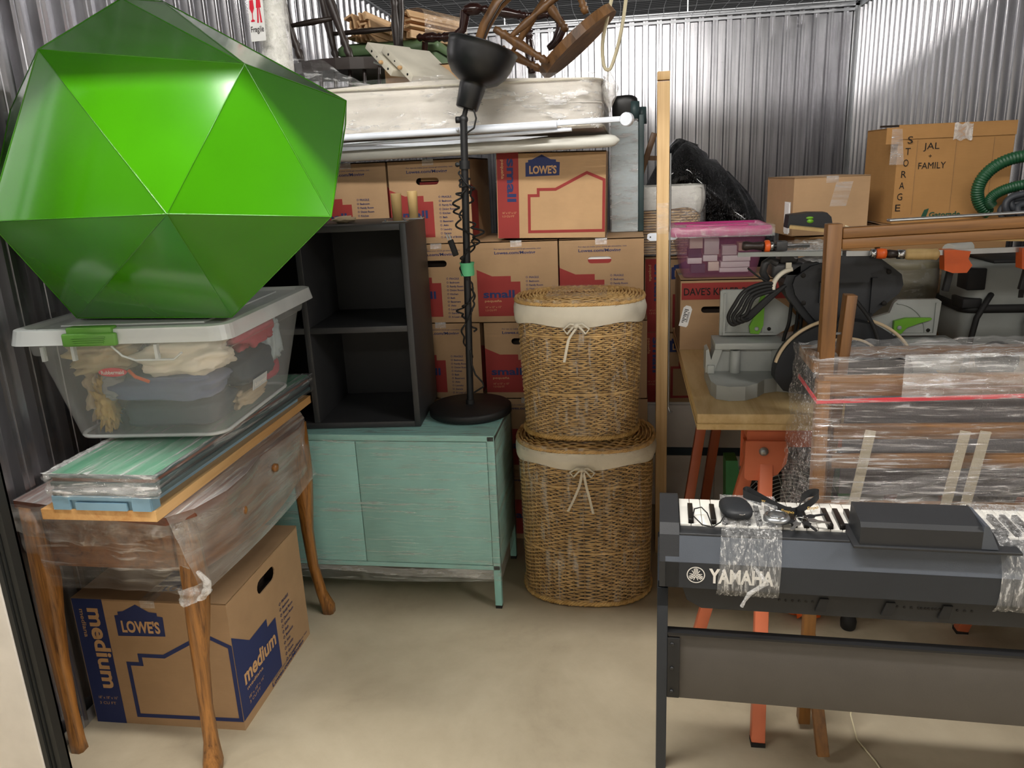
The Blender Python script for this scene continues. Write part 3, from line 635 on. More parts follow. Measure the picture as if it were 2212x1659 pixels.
# ---- faceted green shell on the bin
t = thing('faceted_sculpture', 'giant glossy green faceted ball resting on the clear storage bin', 'sculpture', (-1.15, 1.95, 1.2)); I = inv(t)
P_ = [(-.896, 1.42, 1.469), (-1.262, 1.62, 1.818), (-.783, 1.60, 1.758), (-.638, 1.62, 1.443), (-1.456, 1.60, 1.461), (-.665, 1.86, 1.70), (-.665, 1.84, 1.645), (-1.189, 1.84, 1.956), (-1.12, 1.90, 1.956), (-1.560, 1.86, 1.725), (-1.572, 1.9, 1.60), (-.983, 1.767, 1.199), (-1.431, 1.79, 1.199),
     (-1.38, 2.05, 1.199), (-1.08, 2.05, 1.199), (-.86, 2.10, 1.43), (-.88, 2.16, 1.58), (-1.14, 2.12, 1.84), (-1.45, 2.2, 1.75), (-1.56, 2.15, 1.45), (-1.12, 2.32, 1.55)]
bm = bmesh.new()
for p in P_: bm.verts.new(I @ Vector(p))
r_ = bmesh.ops.convex_hull(bm, input=list(bm.verts))
bmesh.ops.delete(bm, geom=[v for v in bm.verts if not v.link_faces], context='VERTS')
bmesh.ops.dissolve_limit(bm, angle_limit=rad(2.5), verts=list(bm.verts), edges=list(bm.edges))
bm.verts.index_update(); vs = [v.co.copy() for v in bm.verts]; fs = [[v.index for v in f.verts] for f in bm.faces]
seams = [(e.verts[0].co.copy(), e.verts[1].co.copy()) for e in bm.edges]; bm.free()
# every facet is its own sheet panel
for f in fs:
    mb = MB(); cpt = sum((vs[i] for i in f), Vector())/len(f); n = (vs[f[1]]-vs[f[0]]).cross(vs[f[2]]-vs[f[0]]).normalized()
    if n.dot(cpt-Vector((0, .0, .35))) < 0: n = -n
    o_ = [vs[i]+(cpt-vs[i]).normalized()*.0012 for i in f]; q = [p-n*.004 for p in o_]; k = len(f)
    mb.add(o_+q, [tuple(range(k)), tuple(range(2*k-1, k-1, -1))]+[(i, (i+1) % k, (i+1) % k+k, i+k) for i in range(k)])
    mb.build('facet', 'green_shell', t)
mb = MB()
for a, b_ in seams: mb.tube([a, b_], .0016, 5)
mb.build('taped_seam', 'green_shell', t)

# ---- teal steel cabinet
t = thing('steel_cabinet', 'low pale teal metal cabinet on thin legs, bound in stretch wrap', 'cabinet', (-.95, 2.60, 0)); I = inv(t)
x0, x1, y0, y1, z0, z1 = -1.44, -.452, 2.405, 2.80, .155, .662
mb = MB(); mb.box((x0, y0+.012, z0), (x1, y1, z1-.006), bev=.002); mb.box((x0, y0, z1-.022), (x1, y1, z1), bev=.002)
mb.box((x0, y0, z0), (x1, y0+.014, z0+.016)); mb.build('body', 'teal_steel', t, I)
for a, b_ in ((x0+.027, -.9475), (-.9445, x1-.027)):
    mb = MB(); mb.box((a, y0+.001, z0+.018), (b_, y0+.012, z1-.025), bev=.0015); mb.build('door', 'teal_steel', t, I)
for lx in (x0, x1-.025):
    for ly in (y0, y1-.025):
        mb = MB(); mb.box((lx, ly, .012), (lx+.025, ly+.025, z1-.003), bev=.0015); l = mb.build('leg', 'teal_steel', t, I)
        mb = MB(); mb.box((lx+.001, ly+.001, 0), (lx+.024, ly+.024, .014)); mb.build('foot', 'rubber_black', l, I)
def w5(u, v):
    x = x0+(x1-x0+.004)*u; z = .118+(z1+.001-.118)*v; f = .0015+.003*abs(noise.noise(Vector((x*3, z*30, 0))))
    dip = (1-v)*.02*sin(u*3); return (x, y0-.003-f, z-dip*(v < .08))
mb = MB(); mb.grid(w5, 60, 40); mb.build('stretch_wrap', 'wrap_teal', t, I)
mb = MB(); mb.grid(lambda u, v: (x1+.004+.002*noise.noise(Vector((u*9, v*9, 2))), y0-.003+(y1-y0+.006)*u, .118+(z1-.118)*v), 20, 20); mb.build('stretch_wrap', 'cabinet_wrap_side', t, I)
mb = MB(); mb.grid(lambda u, v: (x0+(x1-x0)*u, y0-.003+(y1-y0)*v, z1+.0015+.0012*noise.noise(Vector((u*25, v*10, 6)))), 60, 24); mb.build('stretch_wrap', 'wrap_teal', t, I)
mb = MB()
def w6(u, v):
    x = x0+(x1-x0-.02)*u; w_ = .012+.028*u; z = .150-v*w_-.004*sin(u*12); return (x, y0+.004+.006*noise.noise(Vector((u*30, v*3, 1))), z)
mb.grid(w6, 80, 8); mb.build('gathered_film', 'wrap_thick', t, I)

# ---- charcoal cube shelf
t = thing('cube_shelf', 'charcoal two by two cube shelf standing on the teal cabinet', 'shelf', (-.728, 2.492, .664), rad(5))
Wd, Dp, Ht, pn = .745, .38, .708, .021
def pnl(name, lo, hi, m_='charcoal'): mb = MB(); mb.box(lo, hi, bev=.0012); return mb.build(name, m_, t)
pnl('side_panel', (-pn, 0, 0), (0, Dp, Ht)); pnl('side_panel', (-Wd, 0, 0), (-Wd+pn, Dp, Ht))
pnl('top_panel', (-Wd+pn, 0, Ht-pn), (-pn, Dp, Ht)); pnl('bottom_panel', (-Wd+pn, 0, 0), (-pn, Dp, pn))
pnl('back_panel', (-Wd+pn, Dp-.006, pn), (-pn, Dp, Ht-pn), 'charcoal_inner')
pnl('divider', (-Wd/2-pn/2, .002, pn), (-Wd/2+pn/2, Dp-.006, Ht-pn))
pnl('shelf_board', (-Wd+pn, .003, Ht/2-pn/2), (-Wd/2-pn/2, Dp-.006, Ht/2+pn/2)); pnl('shelf_board', (-Wd/2+pn/2, .003, Ht/2-pn/2), (-pn, Dp-.006, Ht/2+pn/2))
# ---- two wooden furniture legs standing on it
for (px, py, h_, lb) in ((-.785, 2.60, .094, 'nearer of two round wooden furniture legs on the cube shelf'), (-.765, 2.735, .097, 'rear of two round wooden furniture legs on the cube shelf')):
    t = thing('furniture_leg', lb, 'furniture leg', (px, py, 1.3725), rad(8), 'loose wooden legs')
    mb = MB(); mb.lathe([(0, .003), (.0165, .003), (.0185, h_-.003), (.0175, h_), (0, h_)], 20); mb.build('turned_post', 'birch', t)
    mb = MB(); mb.box((-.05, -.028, 0), (.035, .028, .003)); mb.build('mounting_plate', 'steel', t)
    for sx_ in (-.04, .028): mb = MB(); mb.turned((sx_, -.02, .003), (sx_, -.02, .010), [(.004, 0), (.003, 1)], 8); mb.build('screw', 'steel', t)
mb = MB(); mb.blob((0, 0, .012), (.04, .03, .012), amp=.5, fr=3, seed=3); o = mb.build('crumpled_cloth', 'cloth_tan'); o.location = (-.985, 2.62, 1.3725); tag(o, 'small scrap of beige cloth on the cube shelf by the green ball', 'cloth')

# ---- floor lamp
t = thing('floor_lamp', 'black floor lamp with a dome shade and its cord wound round the pole', 'lamp', (-.58, 2.655, .666)); LX, LY = 0, 0
mb = MB(); mb.lathe([(0, 0), (.147, 0), (.152, .004), (.152, .026), (.147, .031), (.02, .034), (0, .034)], 48); mb.build('base', 'matte_black', t)
top = Vector((.035, -.004, 1.03))
mb = MB(); mb.tube([(0, 0, .03), top], .0125, 14); mb.tube([Vector((0, 0, .03)), Vector((0, 0, .05))], .0165, 14); mb.build('pole', 'matte_black', t)
mb = MB(); mb.tube([top*.845+Vector((0, 0, .0)), top*.872], .018, 14); mb.turned(top*.86+Vector((-.032, 0, 0)), top*.86+Vector((-.012, 0, 0)), [(.006, 0), (.009, .3), (.006, .7), (.005, 1)], 10); mb.build('clamp', 'matte_black', t)
mb = MB(); mb.blob(top+Vector((0, 0, .0)), (.016, .013, .016), 12, 8, 0); mb.tube([top, top+Vector((.012, 0, .04))], .0085, 10); mb.turned(top+Vector((-.026, 0, 0)), top+Vector((0, 0, 0)), [(.011, 0), (.011, .5), (.006, .6), (.006, 1)], 10); mb.build('swivel_joint', 'matte_black', t)
ax = (Vector((.33, .10, 1))).normalized(); Ms = TR(top+Vector((.012, 0, .032))) @ ax.to_track_quat('Z', 'Y').to_matrix().to_4x4() @ Matrix.Diagonal((1.2, 1.2, 1.0, 1))
prof = [(0, 0), (.028, 0), (.031, .004), (.037, .075), (.0365, .082), (.045, .086), (.066, .10), (.083, .125), (.092, .155), (.0955, .185), (.0965, .20)]
prof2 = prof[::-1][1:-5]; 
mb = MB(); mb.lathe(prof+[(.0985, .201), (.0985, .204), (.094, .203), (.093, .185), (.09, .157), (.081, .128), (.064, .104), (.04, .092), (0, .09)], 44, Ms); mb.build('shade', 'satin_black', t)
mb = MB(); mb.lathe([(0, .09), (.014, .092), (.016, .12), (.024, .135), (.028, .15), (.022, .168), (0, .175)], 20, Ms); mb.build('bulb', 'ink_white', t)
random.seed(3)
def along(z): return top*((z)/1.03)
def coil(z0_, z1_, turns, r0, r1, n=120, sd=0):
    pts = []
    for i in range(n):
        s_ = i/(n-1); z = z0_+(z1_-z0_)*s_; a = 2*pi*turns*s_+sd; r_ = r0+(r1-r0)*abs(noise.noise(Vector((s_*9, sd, 1))))*2
        p = along(z); pts.append((p.x+r_*cos(a), p.y+r_*sin(a)*.8, z+.006*sin(a*1.7)))
    return pts
mb = MB(); mb.tube(coil(.20, .60, 1.6, .017, .036, sd=1)+[(.034, -.02, .60)], .0034, 6); mb.tube(coil(.87, .50, 2.3, .017, .042, sd=3), .0034, 6); mb.tube(coil(.80, .56, -1.2, .019, .05, sd=5), .0034, 6); mb.tube(coil(.84, .78, 1.5, .016, .03, sd=7, n=50), .0034, 6)
mb.tube(coil(.50, .30, -1.3, .018, .045, sd=2), .0034, 6); mb.tube([top+Vector((.02, -.01, .05)), top+Vector((.04, -.02, .03)), top+Vector((.047, -.02, .0)), top+Vector((.038, -.02, -.03)), top+Vector((.01, -.015, -.045))], .003, 6)
mb.tube([(.016, -.015, .24), (.018, -.022, .19), (.03, -.022, .15), (.055, -.02, .12), (.058, -.02, .105), (.035, -.018, .09), (.02, -.015, .08)], .0034, 6); mb.build('cord', 'rubber_black', t)
mb = MB(); mb.bar((-.015, -.02, .58), (-.032, -.022, .635), .016, .02, bev=.003)
mb.build('plug', 'rubber_black', t)
mb = MB()
for dx in (-.005, .005): mb.bar((-.034+dx, -.022, .635), (-.04+dx, -.022, .655), .002, .005)
mb.build('plug_prong', 'steel', t)
mb = MB(); p = along(.53); mb.lathe([(.024, -.022), (.026, -.01), (.024, .012), (.027, .024)], 12, TR(p)); mb.build('tape_band', 'tape_green', t)
# ================================================================== MIDDLE: WALL OF CARTONS
SW, SD, SH = .32, .41, .3155
def small_box(x, y, z, rz, label, mode='end', hole=None, tilt=0, printed=True, mat='cardboard'):
    t = thing('moving_box', label, 'box', (x, y, z), 0, 'small moving boxes'); t.rotation_euler = (0, rad(tilt), rad(rz))
    I4 = Matrix.Identity(4)
    if mode == 'end':
        carton(t, SW, SD, SH, mat, hole=('front', .48*SW, .745*SH, .09, .026) if hole else None)
        if printed: print_end(t, SW, SH, I4, 'ink_red', 'small', 'pequeña', '16" x 12" x 12"', '1.3 CU FT', 'ink_navy')
        if printed and hole != 'plain':
            mb = MB(); flat(mb, [(.0, .075*SH), (.11*1.2, .075*SH), (.11*1.2, .6*SH), (.0, .7*SH)], M=TR(SW+.0006, .0, 0) @ RZ(pi/2)); mb.build('side_print', 'ink_red', t)
    else:
        carton(t, SD, SW, SH, mat)
        if printed: print_side(t, SD, SH, I4, 'ink_red', 'small', 'pequeña', '16" x 12" x 12"', '1.3 CU FT', 'ink_navy')
    return t
R4 = [i*.316 for i in range(6)]
small_box(-1.245, 2.955, R4[4], 0, 'red-printed small carton in the top row, half hidden behind the green ball')
t = small_box(-.915, 2.95, R4[4], 0, 'red-printed small carton in the top row, left of the lamp pole, open hand hole', hole=1)
mb = MB(); mb.box((.115, .03, .222), (.205, .033, .232)); mb.box((.12, .034, .236), (.20, .037, .25), mi=1); o = mb.build('packed_item', ['ink_red', 'ink_tan'], t)
mb = MB(); mb.grid(lambda u, v: (.235+.09*u+.01*sin(v*7), -.04+.004*sin(u*30), .02), 4, 4)
small_box(-.497, 2.95, R4[4]+.012, 0, 'small carton showing its red house outline and blue store logo, tilted on the top row', 'side', tilt=1.3, mat='cardboard_bright')
for k, lb in ((3, 'red-printed small carton just right of the cube shelf in the middle row, open hand hole'), (2, 'red-printed small carton right of the cube shelf, directly behind the lamp base')):
    small_box(-.915+.003*k, 2.955, R4[k], 0, lb, hole=1 if k == 3 else None)
small_box(-.588, 2.95, R4[3], 0, 'small carton with a full red house shape, centre of the row behind the lamp')
t = small_box(-.262, 2.95, R4[3], 0, 'small carton with a white and red item in its hand hole, behind the upper hamper', hole=1)
mb = MB(); mb.box((.10, .004, .222), (.205, .007, .238)); mb.box((.10, .004, .238), (.205, .007, .252), mi=1); mb.build('packed_item', ['ink_red', 'white_paper'], t)
small_box(-.572, 2.955, R4[2], 0, 'small carton with open hand hole, left edge behind the upper hamper', hole=1)
small_box(-.248, 2.958, R4[2], 0, 'small carton mostly hidden behind the upper hamper')
for k in (0, 1):
    for x_, w_ in ((-.57, 'left'), (-.245, 'right')): small_box(x_, 2.955, R4[k], 0, ('lowest' if k == 0 else 'second lowest')+' small carton in the %s column behind the lower hamper' % w_)
for k in (0, 1): small_box(-.905, 2.955, R4[k], 0, ('lowest' if k == 0 else 'second lowest')+' small carton of the column behind the teal cabinet', printed=False)
# column to the right of the post: white cabinet, then cartons, then the basket
t = thing('white_cabinet', 'plain white cabinet with a dark band, deep behind the wooden post', 'cabinet', (.075, 3.33, 0))
mb = MB(); mb.box((0, 0, .0), (.62, .38, .505), bev=.004); mb.build('body', 'door_white', t)
mb = MB(); mb.box((.01, -.012, .02), (.30, 0, .25), bev=.002); mb.box((.01, -.012, .29), (.61, 0, .49), bev=.002); mb.box((.31, -.012, .02), (.61, 0, .25), bev=.002); mb.build('drawer_front', 'door_white', t)
mb = MB(); mb.box((.005, -.006, .25), (.615, .001, .29)); mb.build('dark_band', 'cloth_dark', t)
small_box(.065, 3.31, .507, 0, 'lower small carton with blue logo on the white cabinet behind the post', 'side')
small_box(.07, 3.315, .824, 0, 'upper small carton with blue logo behind the post, under the square basket', 'side')

# ---- wicker
def weave(mb_w, mb_s, oval, z0, z1, nst, dz, amp=.0042, r=.0031, taper=1.0):
    """oval(a, zt) -> (x, y) at angle a; strands pass in and out of paired stakes"""
    nr = int((z1-z0)/dz)
    for j in range(nr):
        z = z0+(j+.5)*dz; zt = (z-z0)/(z1-z0); pts = []
        for i in range(nst*3):
            a = 2*pi*i/(nst*3); x, y = oval(a, zt); L = math.hypot(x, y) or 1
            s_ = cos(2*pi*i/6+pi*(j % 2))*amp
            pts.append((x*(1+s_/L), y*(1+s_/L), z+.0012*sin(i*1.7+j*2.3)))
        mb_w.tube(pts, r*(.9+.2*random.random()), 4, closed=True)
    for i in range(nst):
        a = 2*pi*i/nst; mb_s.tube([(*oval(a, k/4), z0+(z1-z0)*k/4) for k in range(5)], .0036, 5)
def sup(a, ax, by, e=.8): return (ax*math.copysign(abs(cos(a))**e, cos(a)), by*math.copysign(abs(sin(a))**e, sin(a)))
def braid(mb, oval, z, n, r, amp):
    for ph in (0, 2.1, 4.2):
        N = n*4; pts = []
        for i in range(N):
            a = 2*pi*i/N; x, y = oval(a, 0); L = math.hypot(x, y); q = i*1.6+ph
            pts.append((x*(1+amp*cos(q)/L), y*(1+amp*cos(q)/L), z+amp*sin(q)))
        mb.tube(pts, r, 5, closed=True)
def hamper(label, loc, h, at, bt, ab, bb, band, tail, rz=0):
    t = thing('laundry_hamper', label, 'hamper', loc, rz, 'oval wicker laundry hampers')
    ov = lambda a, k: sup(a, ab+(at-ab)*k, bb+(bt-bb)*k)
    ring = MB(); st = MB(); weave(ring, st, ov, .018, h, 56, .0074)
    tag(ring.build('woven_strands', 'wicker', t, recalc=False), kind='stuff'); tag(st.build('stakes', 'wicker_stake', t, recalc=False), kind='stuff')
    mb = MB(); mb.grid(lambda u, v: (*[q*.975 for q in ov(2*pi*u, v)], .012+(h-.02)*v), 48, 4, closeu=True); mb.prism([sup(2*pi*k/40, ab*.98, bb*.98) for k in range(40)], -.018, -.006, Matrix(((1, 0, 0, 0), (0, 0, 1, 0), (0, -1, 0, 0), (0, 0, 0, 1)))); mb.build('cloth_lining', 'inside_dark', t)
    mb = MB(); braid(mb, lambda a, k: sup(a, ab+.006, bb+.006), .012, 46, .0055, .006); mb.build('base_braid', 'wicker', t, recalc=False)
    mb = MB(); 
    for zz in (h*.36, h*.79):
        mb.tube([(*[q*1.012 for q in ov(2*pi*i/60, zz/h)], zz) for i in range(60)], .0045, 5, closed=True)
    mb.build('waling_band', 'wicker', t, recalc=False)
    # linen cuff
    mb = MB()
    def cf(u, v):
        a = 2*pi*u; x, y = ov(a, 1); L = math.hypot(x, y); bulge = .010+.006*sin(pi*v)+.0025*noise.noise(Vector((cos(a)*7, sin(a)*7, v*3))); sag = .006*sin(a*5)*(1-v)
        return (x*(1+bulge/L), y*(1+bulge/L), h-band+sag+(band+.004)*v)
    mb.grid(cf, 120, 8, closeu=True); mb.build('linen_cuff', 'linen', t)
    # lid
    lid = MB()
    for k in range(13):
        f = 1-k*.055
        pts = []
        for i in range(140):
            a = 2*pi*i/140; x, y = sup(a, (at+.008)*f, max(.01, (bt+.008)-(at+.008)*(1-f))); pts.append((x, y, h+.013+.010*min(1, k/5)+.003*cos(i*pi/2.33+pi*k)))
        lid.tube(pts, .0042, 4, closed=True)
    lid.prism([sup(2*pi*k/40, at*.99, bt*.99) for k in range(40)], -(h+.010), -(h+.003), Matrix(((1, 0, 0, 0), (0, 0, 1, 0), (0, -1, 0, 0), (0, 0, 0, 1))))
    braid(lid, lambda a, k: sup(a, at+.006, bt+.006), h+.010, 50, .0045, .004)
    tag(lid.build('lid', 'wicker_light', t, recalc=False), kind='stuff')
    # bow of the drawstring
    y_ = -bt-.022; mb = MB()
    for s_ in (-1, 1):
        mb.tube([(0, y_, h-band*.9), (s_*.02, y_-.006, h-band*.9+.006), (s_*.042, y_-.004, h-band-.006), (s_*.03, y_-.004, h-band-.022), (s_*.008, y_-.004, h-band*.95)], .004, 6)
    mb.blob((0, y_-.003, h-band*.92), (.010, .008, .009), 10, 8, .3); mb.build('bow', 'linen', t)
    mb = MB()
    for pts in tail: mb.grid(lambda u, v, P=pts: ((lambda k, f: (P[k][0]+(P[k+1][0]-P[k][0])*f+.0045*(2*u-1), y_-.002, P[k][1]+(P[k+1][1]-P[k][1])*f))(min(int(v*(len(P)-1)), len(P)-2), v*(len(P)-1)-min(int(v*(len(P)-1)), len(P)-2))), 3, 9)
    mb.build('drawstring', 'linen', t)
    # stretch wrap bands round the front
    mb = MB()
    mb.grid(lambda u, v: (*[q*(1+.011/.2+.01*abs(noise.noise(Vector((u*12, v*3, 2))))) for q in ov(pi*1.12+u*pi*.85, v)], .02+(h+.006)*v), 50, 14); mb.build('stretch_wrap', 'hamper_wrap', t)
    mb = MB(); mb.box((-at*.5, -bt*.9, h+.029), (at*.45, bt*.8, h+.0295)); mb.build('lid_wrap', 'hamper_wrap', t)
    return t
hamper('lower and wider oval wicker hamper standing on the concrete floor', (-.155, 2.635, 0), .586, .238, .195, .228, .188, .05,
       [[(0, .53), (-.01, .48), (-.035, .42), (-.052, .385)], [(.004, .53), (.012, .48), (.024, .43), (.035, .378)]])
hamper('upper oval wicker hamper standing on the lower hamper lid', (-.168, 2.645, .617), .468, .214, .175, .195, .158, .06,
       [[(0, .405), (-.025, .37), (-.034, .33), (-.042, .29)]])

# ---- square basket behind the post
t = thing('wicker_basket', 'square wicker basket with cream lining in clear wrap, right of the cartons', 'basket', (.125, 3.52, 1.150))
ring = MB(); st = MB(); weave(ring, st, lambda a, k: sup(a, .165+.02*k, .15+.02*k, .35), .0, .25, 40, .011)
tag(ring.build('woven_strands', 'wicker_light', t, recalc=False), kind='stuff'); tag(st.build('stakes', 'wicker_stake', t, recalc=False), kind='stuff')
mb = MB(); mb.grid(lambda u, v: (*sup(2*pi*u, .16+.02*v, .145+.02*v, .35), .005+.24*v), 40, 3, closeu=True); mb.prism([sup(2*pi*k/40, .16, .145, .35) for k in range(40)], -.008, -.002, Matrix(((1, 0, 0, 0), (0, 0, 1, 0), (0, -1, 0, 0), (0, 0, 0, 1)))); mb.build('inner_shell', 'wicker_stake', t)
mb = MB(); mb.grid(lambda u, v: (*[q*(1.03+.05*sin(v*pi)+.03*noise.noise(Vector((cos(2*pi*u)*4, sin(2*pi*u)*4, v*2)))) for q in sup(2*pi*u, .185, .17, .35)], .185+.10*v-.012*sin(u*30)*(1-v)), 90, 8, closeu=True)
mb.grid(lambda u, v: (-.18+.36*u, -.165+.33*v, .275+.02*noise.noise(Vector((u*6, v*6, 0)))), 16, 12); mb.build('cloth_lining', 'bag_white', t)
mb = MB(); mb.grid(lambda u, v: (*[q*(1.08+.02*abs(noise.noise(Vector((u*40, v*8, 1))))) for q in sup(2*pi*u, .185, .17, .35)], .0+.285*v), 120, 8, closeu=True); mb.build('stretch_wrap', 'tape_clear', t)

# ---- wrapped teal panel upright, black case on it
t = thing('wrapped_slab', 'upright grey-teal slab wrapped in shiny film right of the mattress end', 'slab', (-.03, 3.2, 1.266))
mb = MB(); mb.box((-.038, 0, 0), (.07, .10, .425), bev=.004); mb.build('slab', 'knit_teal', t)
mb = MB(); mb.box((.071, -.002, 0), (.092, .12, .45), bev=.003); mb.build('dark_edge', 'teal_dark', t)
mb = MB(); mb.grid(lambda u, v: (-.042+.11*u, -.006-.004*noise.noise(Vector((u*4, v*30, 0))), .435*v), 12, 40); mb.build('stretch_wrap', 'wrap_thick', t)
mb = MB(); mb.turned((.055, .02, .43), (.055, .02, .50), [(.022, 0), (.019, 1)], 12); mb.turned((.085, .12, .42), (.085, .12, .485), [(.02, 0), (.018, 1)], 12); mb.build('tube_end', 'teal_dark', t)
t = thing('black_case', 'small rounded black case on the wrapped panel, by the mattress corner', 'case', (-.012, 3.255, 1.692))
mb = MB(); mb.blob((.0, .0, .052), (.052, .05, .05), 24, 14, .06, 2, 1, sq=.55); mb.build('shell', 'black_plastic', t)

# ---- white bed frame tubes lying on the cartons, rolled pad, mattress
def bar_thing(name, label, cat, pts, r, mat, extra=None, group=None, n=14):
    c = Vector(pts[0]); t = thing(name, label, cat, c, 0, group); mb = MB(); mb.tube([Vector(p)-c for p in pts], r, n); mb.build('tube', mat, t)
    if extra: extra(t, c)
    return t
def cap_(t, c):
    mb = MB(); mb.lathe([(0, -.012), (.020, -.012), (.0225, -.009), (.0225, .010), (.020, .013), (0, .013)], 20, TR(Vector((-.004, 2.722, 1.673))-c) @ RX(pi/2) @ RY(rad(-20)), smooth=False); mb.build('end_cap', 'white_metal', t)
    mb = MB(); mb.turned(Vector((-.585, 2.735, 1.669))-c, Vector((-.585, 2.722, 1.669))-c, [(.006, 0), (.006, .6), (.003, 1)], 8); mb.build('bolt', 'white_metal', t)
    mb = MB(); mb.bar(Vector((-.56, 2.76, 1.672))-c, Vector((-.02, 2.74, 1.676))-c, .018, .018, bev=.002); mb.build('rail', 'white_metal', t)
bar_thing('bed_frame_tube', 'white metal bed frame tube with round end cap, along the mattress foot', 'bed frame', [(-1.42, 2.80, 1.662), (-1.0, 2.77, 1.664), (-.24, 2.74, 1.668)], .012, 'white_metal', cap_)
bar_thing('bed_frame_tube', 'thin white metal bar lying directly beneath the capped tube', 'bed frame', [(-1.3, 2.85, 1.643), (-.7, 2.79, 1.642), (-.19, 2.745, 1.651)], .0065, 'white_metal')
t = thing('bed_frame_rail', 'flat white rail tapering between the tube and the rolled pad', 'bed frame', (-.6, 2.83, 1.617)); mb = MB(); mb.prism([(-.75, .0), (.20, .012), (.32, .020), (.0, .030), (-.75, .022)], 0, .02); mb.build('rail', 'white_metal', t)
t = thing('rolled_pad', 'long off-white rolled pad lying on top of the carton row', 'pad', (-.6, 2.88, 1.603))
mb = MB()
def rp(u, v):
    a = 2*pi*u; r_ = .0225*(1+.05*noise.noise(Vector((cos(a), sin(a), v*30)))); x = -.82+1.39*v
    if v > .97: r_ *= math.sqrt(max(.02, 1-((v-.97)/.03)**2))
    return (x, r_*cos(a), r_*sin(a)+.010*v)
mb.grid(rp, 18, 90, closeu=True); mb.build('padding', 'bag_white', t)
t = thing('mattress', 'thick off-white mattress in a crinkled clear bag on top of the cartons', 'mattress', (-.645, 3.4, 1.66)); I = inv(t)
mb = MB()
def mat_s(u, v):   # side wall loop
    p = rrect(.555, .58, .07, 8); k = u*len(p); i = int(k) % len(p); f = k-int(k); a = p[i]; b_ = p[(i+1) % len(p)]
    x = a[0]+(b_[0]-a[0])*f; y = a[1]+(b_[1]-a[1])*f; q = -.004*abs(sin(v*pi*4))
    L = math.hypot(x, y); return (x*(1+q/L), y*(1+q/L), .0+.172*v+.012*sin(x*4+2)*(v > .5))
mb.grid(mat_s, 144, 26, closeu=True)
pr = rrect(.555, .58, .07, 8); mb.add([(q[0], q[1], .172+.012*sin(q[0]*4+2)) for q in pr], [tuple(range(len(pr)))]); mb.add([(q[0], q[1], 0) for q in pr], [tuple(range(len(pr)))[::-1]])
mb.build('ticking', 'mattress_fabric', t)
mb = MB(); mb.tube([(q[0]*1.004, q[1]*1.004, .168+.012*sin(q[0]*4+2)) for q in pr], .004, 5, closed=True); mb.tube([(q[0]*1.004, q[1]*1.004, .006) for q in pr], .004, 5, closed=True); mb.build('piping', 'linen', t)
mb = MB()
def bag(u, v):
    p = rrect(.566, .597, .07, 8); k = u*len(p); i = int(k) % len(p); f = k-int(k); a = p[i]; b_ = p[(i+1) % len(p)]
    x = a[0]+(b_[0]-a[0])*f; y = a[1]+(b_[1]-a[1])*f; w_ = noise.noise(Vector((x*9, y*9, v*5)))
    cz = Vector((x-.37, (v-.5)*.3)); star = abs(sin(math.atan2(cz.y, cz.x)*11))*.006*max(0, 1-cz.length*2.2)
    q = .006*w_-star; L = math.hypot(x, y); return (x*(1+q/L), y*(1+q/L), -.004+.19*v+.012*sin(x*4+2)*(v > .5)+.010*noise.noise(Vector((x*8, y*8, 2)))*(v > .8))
mb.grid(bag, 300, 26, closeu=True); mb.build('clear_bag', 'bag_clear', t)
mb = MB()
def tuft(u, v):
    a = 2*pi*u; d = sin(pi*min(1, v*1.1)*.95); r_ = (.05+.012*noise.noise(Vector((cos(a)*2, sin(a)*2, v*6))))*d
    return (.58+.045*v*0+r_*cos(a)*.55, -.50+r_*sin(a), .19-.14*v)
mb.grid(tuft, 24, 20, closeu=True); mb.build('bunched_bag', 'bubble', t)

# loose film bag left of it
mb = MB(); mb.grid(lambda u, v: (-1.48+.50*u, 2.98+.12*v, 1.862+.17*sin(pi*min(1, u*1.0+.05))*(1-u*.55)*v+.02*noise.noise(Vector((u*6, v*4, 9)))), 30, 14); o = mb.build('plastic_sheet', 'bag_clear'); tag(o, 'loose clear plastic sheet draped between the green ball and the dark chair', 'plastic')

# ---- things on the mattress
TOPZ = 1.862
def spindle_profile(r): return [(r*.7, 0), (r*.95, .06), (r*1.15, .12), (r*.75, .15), (r*1.2, .19), (r*.8, .23), (r*.9, .3), (r*1.35, .55), (r*.95, .78), (r*1.3, .83), (r*.8, .87), (r*1.0, .93), (r*.7, 1)]
t = thing('windsor_chair', 'dark brown spindle chair upside down on the mattress, legs pointing up', 'chair', (-1.19, 3.45, TOPZ+.008)); I = inv(t); t.scale = (1.15, 1.1, 1.15)
mb = MB(); mb.prism([(cos(a*pi/14)*.23, sin(a*pi/14)*.19) for a in range(28)], -.115, -.075, TR(.0, 0, 0) @ Matrix(((1, 0, 0, 0), (0, 0, 1, 0), (0, -1, 0, 0), (0, 0, 0, 1)))); mb.build('seat', 'dark_chair', t)
L1 = [((-.15, -.12, .11), (-.235, -.14, .46)), ((.05, -.15, .10), (-.055, -.16, .46)), ((.16, .10, .11), (.17, .16, .46)), ((-.10, .13, .11), (-.17, .18, .46))]
for a, b_ in L1: mb = MB(); mb.turned(a, b_, spindle_profile(.0135), 12); mb.build('leg', 'dark_chair', t)
mb = MB(); mb.turned((-.18, -.13, .24), (.0, -.155, .25), [(.007, 0), (.011, .5), (.007, 1)], 10); mb.build('stretcher', 'dark_chair', t); mb = MB(); mb.turned((.165, .13, .25), (-.13, .15, .25), [(.007, 0), (.011, .5), (.007, 1)], 10); mb.build('stretcher', 'dark_chair', t)
for k in range(6): mb = MB(); mb.tube([(-.13+.055*k, -.14, .078), (-.13+.055*k, -.155, .0)], .007, 8); mb.build('back_spindle', 'dark_chair', t)
